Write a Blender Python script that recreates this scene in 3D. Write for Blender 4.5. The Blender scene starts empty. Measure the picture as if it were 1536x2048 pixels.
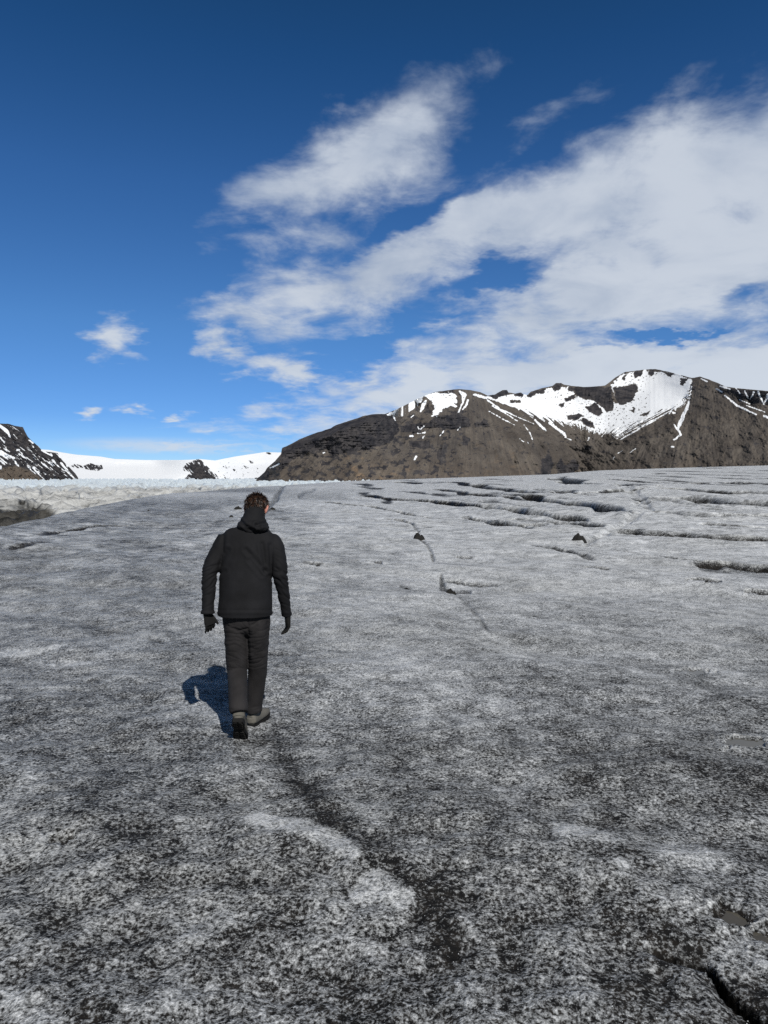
import bpy, bmesh, math, random
import numpy as np
from mathutils import Vector, Matrix

# ---------------------------------------------------------------- camera
F = 1420.0                      # focal length in units of the 1536 x 2048 picture
PITCH = math.radians(2.8)
CAMZ = 1.62
scene = bpy.context.scene
C = scene.collection
cd = bpy.data.cameras.new('camera')
cd.sensor_fit = 'VERTICAL'; cd.sensor_height = 24.0; cd.lens = 24.0 * F / 2048.0
cd.clip_start = 0.05; cd.clip_end = 60000
cam = bpy.data.objects.new('camera', cd); C.objects.link(cam)
cam.location = (0, 0, CAMZ); cam.rotation_euler = (math.radians(90) - PITCH, 0, 0)
scene.camera = cam
scene.render.resolution_x = 768; scene.render.resolution_y = 1024
scene.view_settings.view_transform = 'Standard'; scene.view_settings.look = 'None'
scene.view_settings.exposure = 0.0; scene.view_settings.gamma = 1.0
scene.cycles.max_bounces = 5; scene.cycles.diffuse_bounces = 2; scene.cycles.glossy_bounces = 2
scene.cycles.use_denoising = False

def ray(px, py):
    """picture position -> (x/y, z/y) of its direction in the world"""
    dx = (np.asarray(px, float) - 768) / F; dz = -(np.asarray(py, float) - 1024) / F
    y = math.cos(PITCH) + dz * math.sin(PITCH); z = dz * math.cos(PITCH) - math.sin(PITCH)
    return dx / y, z / y
def proj(x, y, z):
    """world -> picture position"""
    z = z - CAMZ
    yy = y * math.cos(PITCH) - z * math.sin(PITCH); zz = y * math.sin(PITCH) + z * math.cos(PITCH)
    yy = np.maximum(yy, 1e-3)
    return 768 + F * x / yy, 1024 - F * zz / yy

# ---------------------------------------------------------------- sky
SUN_EL = math.radians(43.0)
SUN_DIR = Vector((0.39, -0.92, 0)).normalized() * math.cos(SUN_EL) + Vector((0, 0, math.sin(SUN_EL)))
w = bpy.data.worlds.new('World'); scene.world = w; w.use_nodes = True
nt = w.node_tree; N = nt.nodes; L = nt.links; N.clear()
def node(tree, t, **kw):
    n = tree.nodes.new(t)
    for k, v in kw.items():
        if k.startswith('in_'):
            key = k[3:]; key = int(key) if key.isdigit() else key
            n.inputs[key].default_value = v
        else: setattr(n, k, v)
    return n
def math_(tree, op, a, b=None, c=None, clamp=False):
    n = tree.nodes.new('ShaderNodeMath'); n.operation = op; n.use_clamp = clamp
    for i, v in enumerate((a, b, c)):
        if v is None: continue
        if isinstance(v, (int, float)): n.inputs[i].default_value = v
        else: tree.links.new(v, n.inputs[i])
    return n.outputs[0]
def mixc(tree, f, a, b, blend='MIX'):
    n = tree.nodes.new('ShaderNodeMix'); n.data_type = 'RGBA'; n.blend_type = blend
    for i, v in ((0, f), (6, a), (7, b)):
        if isinstance(v, (int, float)): n.inputs[i].default_value = v
        elif isinstance(v, tuple): n.inputs[i].default_value = (*v, 1) if len(v) == 3 else v
        else: tree.links.new(v, n.inputs[i])
    return n.outputs[2]
def smooth(tree, v, lo, hi, a=0.0, b=1.0):
    n = tree.nodes.new('ShaderNodeMapRange'); n.interpolation_type = 'SMOOTHSTEP'
    tree.links.new(v, n.inputs[0])
    for i, q in ((1, lo), (2, hi), (3, a), (4, b)):
        if isinstance(q, (int, float)): n.inputs[i].default_value = q
        else: tree.links.new(q, n.inputs[i])
    return n.outputs[0]
def noise(tree, vec, scale, detail=4.0, rough=0.55, dist=0.0, lac=2.0, out=0):
    n = tree.nodes.new('ShaderNodeTexNoise'); n.inputs['Scale'].default_value = scale
    n.inputs['Detail'].default_value = detail; n.inputs['Roughness'].default_value = rough
    n.inputs['Distortion'].default_value = dist; n.inputs['Lacunarity'].default_value = lac
    if vec is not None: tree.links.new(vec, n.inputs['Vector'])
    return n.outputs[out]

sky = node(nt, 'ShaderNodeTexSky', sky_type='NISHITA', sun_disc=False, sun_elevation=SUN_EL,
           sun_rotation=math.atan2(SUN_DIR.x, SUN_DIR.y), altitude=2000.0, air_density=0.8,
           dust_density=0.0, ozone_density=2.0)
tc = node(nt, 'ShaderNodeTexCoord')
sep = node(nt, 'ShaderNodeSeparateXYZ'); L.new(tc.outputs['Generated'], sep.inputs[0])
ysafe = math_(nt, 'MAXIMUM', sep.outputs[1], 0.05)
U = math_(nt, 'DIVIDE', sep.outputs[0], ysafe); V = math_(nt, 'DIVIDE', sep.outputs[2], ysafe)
# the cloud layer lies flat overhead: its texture is squeezed toward the horizon
zs = math_(nt, 'ADD', math_(nt, 'MAXIMUM', sep.outputs[2], 0.0), 0.22)
lx = math_(nt, 'DIVIDE', sep.outputs[0], zs); ly = math_(nt, 'DIVIDE', sep.outputs[1], zs)
lay = node(nt, 'ShaderNodeCombineXYZ'); L.new(lx, lay.inputs[0]); L.new(ly, lay.inputs[1])
uv = node(nt, 'ShaderNodeCombineXYZ'); L.new(U, uv.inputs[0]); L.new(V, uv.inputs[1])
warpn = noise(nt, lay.outputs[0], 3.2, 5, 0.6, out=1)
wv = node(nt, 'ShaderNodeVectorMath', operation='SUBTRACT'); L.new(warpn, wv.inputs[0]); wv.inputs[1].default_value = (0.5, 0.5, 0.5)
ws = node(nt, 'ShaderNodeVectorMath', operation='MULTIPLY'); L.new(wv.outputs[0], ws.inputs[0]); ws.inputs[1].default_value = (0.17, 0.12, 0)
wa = node(nt, 'ShaderNodeVectorMath', operation='ADD'); L.new(uv.outputs[0], wa.inputs[0]); L.new(ws.outputs[0], wa.inputs[1])
CLOUDS = [  # px, py, rx, ry, tilt (deg, rising right), weight
    (700, 345, 175, 84, 16, 1.2), (610, 385, 120, 52, 6, .95), (775, 285, 130, 62, 36, .95), (850, 215, 100, 22, 38, .3),
    (940, 160, 80, 12, 25, .12), (830, 300, 90, 48, 40, .5), (520, 410, 75, 34, 0, .35), (590, 465, 130, 24, 8, .35),
    (540, 610, 150, 52, 12, .8), (640, 590, 190, 72, 14, 1.0), (790, 540, 230, 85, 20, 1.15), (960, 455, 260, 105, 22, 1.25),
    (1150, 410, 280, 125, 16, 1.4), (1370, 375, 260, 155, 18, 1.45), (1540, 350, 240, 150, 15, 1.5), (1250, 560, 330, 130, 6, 1.5),
    (1450, 500, 280, 150, 0, 1.6), (1080, 640, 200, 62, 0, .9), (1290, 250, 150, 36, 32, .5), (1050, 270, 130, 20, 35, .3),
    (1530, 225, 90, 60, 40, .7), (430, 600, 60, 15, 15, .35),
    (960, 690, 200, 42, 4, .8), (1200, 745, 500, 80, 2, 1.5), (1480, 740, 300, 90, 0, 1.5), (850, 780, 230, 62, 8, 1.1),
    (700, 825, 190, 30, 6, .7), (590, 842, 120, 16, 2, .5), (588, 750, 74, 34, 0, 1.25), (462, 702, 74, 32, -10, 1.05),
    (236, 674, 40, 36, -20, .95), (490, 730, 60, 15, -5, .4), (165, 836, 26, 16, -8, .8), (255, 822, 40, 13, 0, .75),
    (350, 833, 46, 12, 3, .8), (402, 852, 50, 14, 0, .25), (722, 762, 70, 24, 10, .8), (405, 648, 22, 12, 0, .35),
    (495, 771, 34, 8, 0, .35), (1470, 600, 150, 30, 20, .5)]
GAPS = [(985, 560, 115, 24, 22, .85), (1340, 663, 115, 14, 4, 1.1), (1510, 592, 70, 30, 20, .8), (1200, 690, 60, 9, 0, .5), (720, 695, 150, 30, 15, .8), (830, 425, 170, 26, 26, .9), (340, 700, 50, 60, 0, .5), (340, 560, 90, 90, 0, .5),
        (900, 640, 120, 20, 10, .5)]
def blob_field(lst):
    acc = None
    for (px, py, rx, ry, an, wt) in lst:
        cu, cv = ray(px, py)
        m = node(nt, 'ShaderNodeMapping', vector_type='TEXTURE')
        m.inputs['Location'].default_value = (float(cu), float(cv), 0)
        m.inputs['Rotation'].default_value = (0, 0, math.radians(an))
        m.inputs['Scale'].default_value = (rx / F, ry / F, 1)
        L.new(wa.outputs[0], m.inputs[0])
        ln = node(nt, 'ShaderNodeVectorMath', operation='LENGTH'); L.new(m.outputs[0], ln.inputs[0])
        v = math_(nt, 'MULTIPLY_ADD', ln.outputs['Value'], -wt, wt * 1.15)
        acc = math_(nt, 'MAXIMUM', v, -0.6) if acc is None else math_(nt, 'SMOOTH_MAX', acc, v, 0.25)
    return acc
field = blob_field(CLOUDS); gap = blob_field(GAPS)
field = math_(nt, 'SUBTRACT', field, math_(nt, 'MAXIMUM', gap, 0.0))
cn = noise(nt, lay.outputs[0], 5.2, 10, 0.62, 0.35)
sm = node(nt, 'ShaderNodeMapping'); sm.inputs['Rotation'].default_value = (0, 0, -0.75); sm.inputs['Scale'].default_value = (1.0, 2.2, 1)
L.new(lay.outputs[0], sm.inputs[0])
cn2 = noise(nt, sm.outputs[0], 2.6, 8, 0.62, 0.4)
nn = math_(nt, 'ADD', math_(nt, 'MULTIPLY', cn, 2.1), math_(nt, 'MULTIPLY', cn2, 0.9))
dens = math_(nt, 'ADD', field, math_(nt, 'SUBTRACT', nn, 1.54))
alpha = smooth(nt, dens, -0.20, 1.05)
front = math_(nt, 'GREATER_THAN', sep.outputs[1], 0.06)
alpha = math_(nt, 'MULTIPLY', alpha, front)
# thin high streaks above the far ice field
st = node(nt, 'ShaderNodeMapping'); st.inputs['Scale'].default_value = (3.0, 60, 1); st.inputs['Rotation'].default_value = (0, 0, math.radians(1.5))
L.new(wa.outputs[0], st.inputs[0])
stn = noise(nt, st.outputs[0], 1.0, 5, 0.5)
cu, cv = ray(360, 893)
m = node(nt, 'ShaderNodeMapping', vector_type='TEXTURE'); m.inputs['Location'].default_value = (float(cu), float(cv), 0)
m.inputs['Rotation'].default_value = (0, 0, math.radians(-1.5)); m.inputs['Scale'].default_value = (300 / F, 22 / F, 1); L.new(uv.outputs[0], m.inputs[0])
ln = node(nt, 'ShaderNodeVectorMath', operation='LENGTH'); L.new(m.outputs[0], ln.inputs[0])
streak = math_(nt, 'MULTIPLY', smooth(nt, ln.outputs['Value'], 0.1, 1.0, 1.0, 0.0), smooth(nt, stn, 0.34, 0.62, 0, 0.85))
streak = math_(nt, 'MULTIPLY', streak, front)
alpha = math_(nt, 'MAXIMUM', alpha, streak)
shade = noise(nt, lay.outputs[0], 2.9, 6, 0.55, 0.4)
thick = smooth(nt, dens, 0.1, 1.5)
sv = smooth(nt, math_(nt, 'ADD', math_(nt, 'MULTIPLY', shade, 1.0), math_(nt, 'MULTIPLY', thick, 0.12)), 0.36, 0.70)
ccol = mixc(nt, sv, (4.0, 4.7, 5.9), (5.8, 6.35, 7.2))
low = smooth(nt, sep.outputs[2], 0.02, 0.30, 1.0, 0.0)
ccol = mixc(nt, low, ccol, (6.4, 7.0, 7.8))
# clear dry air seen through a slightly polarised lens: deeper blue with height; unseen zenith dimmed to darken the shadows
cr = node(nt, 'ShaderNodeValToRGB'); L.new(sep.outputs[2], cr.inputs[0]); el = cr.color_ramp.elements
STOPS = [(0.0, (.52, .69, .94)), (.035, (.47, .67, .94)), (.08, (.38, .62, .93)), (.2, (.41, .73, 1.0)), (.366, (.316, .675, 1.0)), (.5, (.19, .55, .84)), (.56, (.17, .50, .74)), (.66, (.20, .27, .27)), (1.0, (.18, .21, .20))]
el[0].position, el[0].color = STOPS[0][0], (*STOPS[0][1], 1); el[1].position, el[1].color = 1.0, (*STOPS[-1][1], 1)
for p_, c_ in STOPS[1:-1]: e_ = el.new(p_); e_.color = (*c_, 1)
skyc = mixc(nt, 1.0, sky.outputs[0], cr.outputs[0], 'MULTIPLY')
skyc = mixc(nt, smooth(nt, sep.outputs[1], 0.05, -0.35, 0, 1), skyc, mixc(nt, 1.0, skyc, (.85, .55, .38), 'MULTIPLY'))  # unseen sky behind the camera dimmed and warmed to weaken blue fill light
fin = mixc(nt, math_(nt, 'MULTIPLY', alpha, 0.97), skyc, ccol)
bg = node(nt, 'ShaderNodeBackground'); bg.inputs['Strength'].default_value = 0.10
L.new(fin, bg.inputs['Color'])
wo = node(nt, 'ShaderNodeOutputWorld'); L.new(bg.outputs[0], wo.inputs[0])

sd = bpy.data.lights.new('sun', 'SUN'); sd.energy = 4.1; sd.angle = math.radians(0.53); sd.color = (1.0, 0.965, 0.91)
sun = bpy.data.objects.new('sun', sd); C.objects.link(sun)
sun.rotation_euler = SUN_DIR.to_track_quat('Z', 'Y').to_euler(); sun.location = (8, -20, 30)

# ---------------------------------------------------------------- noise in numpy
def _hash(ix, iy, seed):
    h = (ix.astype(np.uint32) * np.uint32(374761393)) ^ (iy.astype(np.uint32) * np.uint32(668265263)) ^ np.uint32((seed * 2246822519) & 0xffffffff)
    h = (h ^ (h >> np.uint32(13))) * np.uint32(1274126177)
    h = (h ^ (h >> np.uint32(15))) * np.uint32(2246822519)
    return h ^ (h >> np.uint32(16))
_G = np.array([[math.cos(a), math.sin(a)] for a in np.arange(64) * 2 * math.pi / 64], np.float32)
def perlin(x, y, seed=0):
    x = np.asarray(x, np.float64); y = np.asarray(y, np.float64)
    x0 = np.floor(x); y0 = np.floor(y); fx = (x - x0).astype(np.float32); fy = (y - y0).astype(np.float32)
    ix = x0.astype(np.int64); iy = y0.astype(np.int64)
    def g(dx, dy):
        h = _hash((ix + dx) & 0xffffffff, (iy + dy) & 0xffffffff, seed) & np.uint32(63)
        v = _G[h]; return v[..., 0] * (fx - dx) + v[..., 1] * (fy - dy)
    sx = fx * fx * fx * (fx * (fx * 6 - 15) + 10); sy = fy * fy * fy * (fy * (fy * 6 - 15) + 10)
    a = g(0, 0); b = g(1, 0); c = g(0, 1); d = g(1, 1)
    return ((a + (b - a) * sx) + ((c + (d - c) * sx) - (a + (b - a) * sx)) * sy) * 1.5
def fbm(x, y, octv=5, gain=0.5, seed=0, ridged=False):
    s = 0; a = 1.0; t = 0
    for i in range(octv):
        n = perlin(x * 2 ** i + 17.3 * i, y * 2 ** i - 9.1 * i, seed + i * 7)
        if ridged: n = 1 - 2 * np.abs(n)
        s = s + a * n; t += a; a *= gain
    return s / t
def sstep(a, b, x):
    t = np.clip((x - a) / (b - a), 0, 1); return t * t * (3 - 2 * t)
def seg_dist(px, py, pts, closed=False):
    """distance in picture units to a polyline, with its parameter"""
    d = np.full(np.shape(px), 1e9); par = np.zeros(np.shape(px)); n = len(pts)
    for i in range(n if closed else n - 1):
        ax, ay = pts[i][:2]; bx, by = pts[(i + 1) % n][:2]
        vx, vy = bx - ax, by - ay; t = np.clip(((px - ax) * vx + (py - ay) * vy) / (vx * vx + vy * vy + 1e-9), 0, 1)
        q = np.hypot(px - ax - t * vx, py - ay - t * vy); m = q < d
        d = np.where(m, q, d); par = np.where(m, i + t, par)
    return d, par
def poly_sd(px, py, pts):
    """positive inside a polygon"""
    d, _ = seg_dist(px, py, pts, True); ins = np.zeros(np.shape(px), bool); n = len(pts)
    for i in range(n):
        ax, ay = pts[i]; bx, by = pts[(i + 1) % n]
        if ay == by: continue
        ins ^= ((ay > py) != (by > py)) & (px < (bx - ax) * (py - ay) / (by - ay) + ax)
    return np.where(ins, d, -d)
def stroke_sd(px, py, pts):
    """positive inside a stroke whose points carry (x, y, half width)"""
    d, par = seg_dist(px, py, pts); return np.interp(par, range(len(pts)), [p[2] for p in pts]) - d

# ---------------------------------------------------------------- objects
def grid_mesh(name, X, Y, Z, attrs=None, mat=None, smooth_shade=True, wrap=False):
    nr, nc = X.shape
    co = np.stack([X, Y, Z], -1).reshape(-1, 3).astype(np.float32)
    idx = np.arange(nr * nc).reshape(nr, nc)
    if wrap: idx = np.concatenate([idx, idx[:, :1]], 1)
    q = np.stack([idx[:-1, :-1], idx[:-1, 1:], idx[1:, 1:], idx[1:, :-1]], -1).reshape(-1, 4)
    me = bpy.data.meshes.new(name)
    me.vertices.add(len(co)); me.vertices.foreach_set('co', co.ravel())
    me.loops.add(q.size); me.loops.foreach_set('vertex_index', q.ravel().astype(np.int32))
    me.polygons.add(len(q)); me.polygons.foreach_set('loop_start', np.arange(0, q.size, 4, dtype=np.int32))
    me.polygons.foreach_set('loop_total', np.full(len(q), 4, np.int32))
    me.update(calc_edges=True)
    me.polygons.foreach_set('use_smooth', np.full(len(q), smooth_shade, bool))
    for k, v in (attrs or {}).items():
        v = np.asarray(v, np.float32)
        if v.ndim == 3:
            a = me.attributes.new(k, 'FLOAT_COLOR', 'POINT'); c4 = np.ones((len(co), 4), np.float32); c4[:, :3] = v.reshape(-1, 3); a.data.foreach_set('color', c4.ravel())
        else:
            a = me.attributes.new(k, 'FLOAT', 'POINT'); a.data.foreach_set('value', v.ravel())
    o = bpy.data.objects.new(name, me); C.objects.link(o)
    if mat: me.materials.append(mat)
    return o
def tag(o, label=None, cat=None, group=None, kind=None):
    if label: o['label'] = label
    if cat: o['category'] = cat
    if group: o['group'] = group
    if kind: o['kind'] = kind
    return o
def new_mat(name):
    m = bpy.data.materials.new(name); m.use_nodes = True; t = m.node_tree; t.nodes.clear()
    b = t.nodes.new('ShaderNodeBsdfPrincipled'); o = t.nodes.new('ShaderNodeOutputMaterial'); t.links.new(b.outputs[0], o.inputs[0])
    return m, t, b
def attr(t, name, out='Fac'):
    a = t.nodes.new('ShaderNodeAttribute'); a.attribute_name = name; return a.outputs[out]
def objco(t):
    return t.nodes.new('ShaderNodeTexCoord').outputs['Object']
def bump(t, b, h, strength, dist, prev=None):
    n = t.nodes.new('ShaderNodeBump'); n.inputs['Strength'].default_value = strength; n.inputs['Distance'].default_value = dist
    t.links.new(h, n.inputs['Height'])
    if prev is not None: t.links.new(prev, n.inputs['Normal'])
    if b is not None: t.links.new(n.outputs[0], b.inputs['Normal'])
    return n.outputs[0]

# ================================================================ THE NEAR GLACIER
# crest of the ice as seen from the camera: picture x, picture y, distance
CREST = [(-700, 1150, 14), (-300, 1115, 17), (-100, 1080, 19), (0, 1064, 21), (90, 1043, 27), (175, 1019, 36), (250, 1003, 48), (330, 991, 66),
         (420, 981, 88), (500, 975, 105), (560, 971, 118), (700, 962, 140), (900, 955, 160), (1100, 948, 170),
         (1200, 940, 170), (1350, 935, 175), (1536, 930, 180), (1900, 926, 180), (2400, 940, 150)]
_cu = np.array([ray(p[0], p[1])[0] for p in CREST]); _ce = np.array([ray(p[0], p[1])[1] for p in CREST]); _cr = np.array([p[2] for p in CREST], float)
_ri = np.array([0.0, 2.0, 3.5, 5.4, 8.0, 12.0, 18.0])
_zi = np.array([0.0, -0.04, -0.11, -0.235, -0.30, -0.34, -0.36])
def zbase(u, r):
    """large shape of the near ice: u = x/y, r = y"""
    ec = np.interp(u, _cu, _ce); rc = np.interp(u, _cu, _cr)
    zc = CAMZ + ec * rc
    z0 = np.interp(r, _ri, _zi)
    k = np.clip((r - 12.0) / (rc - 12.0), 0, 1)
    k = k * k * (3 - 2 * k) * 0.35 + 0.65 * k ** 1.15
    z = z0 * (1 - k) + zc * k
    # the left flank sinks earlier
    z = np.where(r > rc, zc - 0.09 * (r - rc) * sstep(0, 12, r - rc) , z)
    return z
def ground_r(px, py):
    """distance at which the sight line meets the near ice"""
    u, e = ray(px, py); rr = np.geomspace(1.5, 175, 900)
    zz = zbase(u, rr); ze = CAMZ + e * rr; i = np.argmax(ze <= zz)
    return rr[i] if ze[i] <= zz[i] else 170.0

def gpos(p, q):
    u, e = ray(p, q); rr_ = ground_r(p, q); return float(u * rr_), float(rr_)

ncol = 1050
ang = np.concatenate([np.linspace(-33, 33, ncol), np.linspace(33, 327, 150)[1:-1]]) * math.pi / 180
rows_py = np.arange(2150, 985, -1.75)
_, ee = ray(768, rows_py); r_scr = (CAMZ + 0.15) / -ee
r = [1.25, 1.4, 1.6, 1.8]
for q in r_scr:
    if q > r[-1] and (q - r[-1]) < 0.0085 * q + 1e-4: r.append(q)
while r[-1] < 230: r.append(r[-1] * 1.0085)
while r[-1] < 420: r.append(r[-1] * 1.05)
r = np.array([0.02, 0.4, 0.8] + r)
print('rows', len(r), 'cols', len(ang))
A, R = np.meshgrid(ang, r)
X = R * np.sin(A) / np.maximum(np.cos(A), 0.5) ** 0 ; Y = R * np.cos(A)
inf = np.abs(A) < math.radians(50); inf |= A > math.radians(310)
Uu = np.where(np.cos(A) > 0.25, np.tan(A), np.sign(np.sin(A)) * 3.9); Uu = np.clip(Uu, -3.9, 3.9)
Yd = R * np.maximum(np.cos(A), 0.3)                      # distance along the view axis
Zb = zbase(Uu, Yd)
px, py = proj(X, np.maximum(Y, 0.3), Zb)
px = np.where(Y > 0.3, px, 5000.); py = np.where(Y > 0.3, py, 5000.)
spacing = np.maximum(R * 0.0085, R * R / (1.75 * 810)); spacing = np.where(np.abs(A - math.pi) < math.pi - 0.62, R * 0.035 + .02, spacing); spacing = np.maximum(spacing, 0.0035)
def oct_(lam, amp, seed, sx=1.0, sy=1.0, ridged=False, rot=0.0):
    fade = sstep(1.6, 4.0, lam / spacing)
    c, s = math.cos(rot), math.sin(rot)
    xr = (X * c + Y * s) / (lam * sx); yr = (-X * s + Y * c) / (lam * sy)
    n = perlin(xr, yr, seed)
    if ridged: n = 1 - 2 * np.abs(n)
    return n * amp * fade
far = sstep(9, 40, R)
Z = Zb.copy()
fine = (oct_(0.022, 0.0045, 1) + oct_(0.045, 0.008, 2) + oct_(0.09, 0.011, 3) + oct_(0.19, 0.014, 4))
med = oct_(1.1, 0.05, 25) * far + oct_(0.6, 0.03, 26) * far + oct_(0.4, 0.016, 5) + oct_(0.85, 0.035, 6, 1.3, .8, rot=-.7) + oct_(1.9, 0.055 , 7, 1.5, .7, rot=-.7) * (1 + .5 * far) + oct_(3.6, .11, 27, 1.5, .7, rot=-.7) * sstep(6, 14, R)
TAU = 0.16
lump = oct_(3.0, 0.05, 8, .8, 2.0, rot=TAU) * far + oct_(7, 0.13, 9, .8, 1.9, rot=TAU) * far + oct_(20, 0.28, 10, .9, 1.6, rot=TAU) * far * sstep(20, 60, R)
rg = np.abs(oct_(6.5, 1.0, 19, .8, 3.0, rot=TAU)); lump = lump + (rg * .26 - .065) * sstep(14, 40, R) * (.25 + .75 * sstep(-.10, .25, Uu)) * sstep(-.3, -.1, Uu) + (np.abs(oct_(3.0, 1.0, 23, .8, 2.6, rot=TAU)) * .13 - .03) * sstep(14, 34, R) * sstep(-.10, .3, Uu)
keep = 1 - sstep(0.35, 0.9, np.hypot(X + 1.02, Y - 5.45)) * 0 
Z += fine * (1 - .4 * far) + med + lump * np.where(Uu < -.2, .55, 1.0)

# ---- dirt cover (0 clean ice .. 1 ash), painted where the ash lies and to darken the crevasse void
dirt = np.full(X.shape, 0.372)
dirt += 0.10 * fbm(X / 1.6, Y / 1.0, 4, .55, 31) * (1 - far) + 0.10 * fbm(X / .35, Y / .3, 3, .6, 33) * (1 - far)
# streaks drawn out by melt water
xs = X * math.cos(.22) + Y * math.sin(.22); ys = -X * math.sin(.22) + Y * math.cos(.22); xs = xs + .5 * perlin(X / 4, Y / 5, 35)
def afbm(x, y, lx, ly, octv, gain, seed, sp=None):
    sp = spacing if sp is None else sp
    s = 0; a = 1.0; t = 0
    for i in range(octv):
        s = s + a * perlin(x / lx * 2 ** i + 17.3 * i, y / ly * 2 ** i - 9.1 * i, seed + i * 7) * sstep(1.8, 5.0, ly / 2 ** i / sp); t += a; a *= gain
    return s / t
xn = X * math.cos(.85) + Y * math.sin(.85); yn = -X * math.sin(.85) + Y * math.cos(.85)
dirt += 0.50 * afbm(xs, ys, 1.5, 7.0, 5, .7, 37) * .75 * sstep(14, 30, R) + .30 * afbm(xn + .3 * perlin(X / 2, Y / 2, 36), yn, .8, 3.4, 5, .7, 38) * sstep(3.5, 9, R) * sstep(40, 16, R) + 0.20 * afbm(xs, ys, .5, 1.6, 4, .7, 39)
dirt += sstep(.12, .0, rg) * .34 * sstep(20, 45, R) * sstep(-.08, .25, Uu) * sstep(1.0, 2.2, 5.2 / spacing)
dirt += 0.22 * afbm(xs, ys, 7, 30, 4, .55, 41) * far
dirt += -0.9 * lump * sstep(15, 40, R)
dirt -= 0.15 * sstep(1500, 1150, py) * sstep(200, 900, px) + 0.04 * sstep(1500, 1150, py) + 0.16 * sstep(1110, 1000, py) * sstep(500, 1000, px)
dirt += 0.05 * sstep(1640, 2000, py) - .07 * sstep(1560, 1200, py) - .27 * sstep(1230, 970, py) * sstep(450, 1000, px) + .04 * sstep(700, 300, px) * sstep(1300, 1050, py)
pn = 14 * fbm(px / 60, py / 40, 4, .6, 51); pn2 = 9 * fbm(px / 22, py / 14, 3, .6, 53)
wx, wy = px + pn + pn2, py + .7 * pn + .6 * pn2
def patch(pts, amt, soft=14):
    global dirt
    dirt = dirt + amt * (.75 if amt > 0 else 1) * sstep(-soft * 1.2, soft * 1.2, stroke_sd(wx, wy, pts))
# dark bands of ash near the camera
patch([(560, 1490, 8), (600, 1560, 20), (640, 1610, 28), (710, 1690, 30), (760, 1730, 26), (860, 1800, 22), (900, 1880, 16)], .54, 30)
patch([(1060, 1350, 10), (1110, 1440, 22), (1180, 1560, 26), (1230, 1660, 20)], .10, 34)
patch([(380, 1450, 4), (300, 1455, 8), (240, 1440, 5)], .16)
patch([(120, 1880, 20), (150, 1960, 40), (180, 2040, 40)], .17, 30)
patch([(1330, 1520, 6), (1420, 1540, 18), (1540, 1575, 26)], .30, 16)
patch([(1400, 1405, 3), (1470, 1410, 9), (1550, 1435, 10)], .26, 8)
patch([(1400, 1870, 10), (1330, 1872, 6), (1280, 1840, 6)], .20, 18)
patch([(1480, 1975, 8), (1540, 1990, 30)], .16, 24)
patch([(900, 1270, 20), (960, 1330, 30), (1040, 1400, 16)], .10, 30)
patch([(1090, 1220, 16), (1250, 1240, 20)], .12, 20)
patch([(120, 1560, 40), (360, 1690, 50), (560, 1830, 60)], .07, 50)
# clean crusts
patch([(500, 1640, 14), (600, 1660, 22), (680, 1690, 20), (708, 1712, 12)], -.50, 7)
patch([(700, 1780, 10), (760, 1770, 30), (800, 1790, 24)], -.40, 7)
patch([(1120, 1665, 18), (1180, 1670, 26), (1230, 1690, 14)], -.46, 8)
patch([(1340, 1700, 30), (1440, 1720, 24)], -.22, 20)
patch([(1240, 1740, 7), (1256, 1752, 5)], -.5, 6)
patch([(20, 1990, 20), (70, 2030, 22)], -.26, 14)
patch([(900, 1430, 30), (960, 1500, 46), (1080, 1560, 40), (1140, 1600, 20)], -.10, 40)
patch([(700, 1320, 60), (860, 1360, 60)], -.09, 60)
patch([(0, 1302, 2), (60, 1299, 5), (130, 1292, 2)], -.55, 3)
patch([(105, 1325, 2), (145, 1322, 7), (180, 1322, 2)], -.45, 4)
patch([(1480, 1345, 12), (1400, 1325, 4)], -.2, 12)
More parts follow.
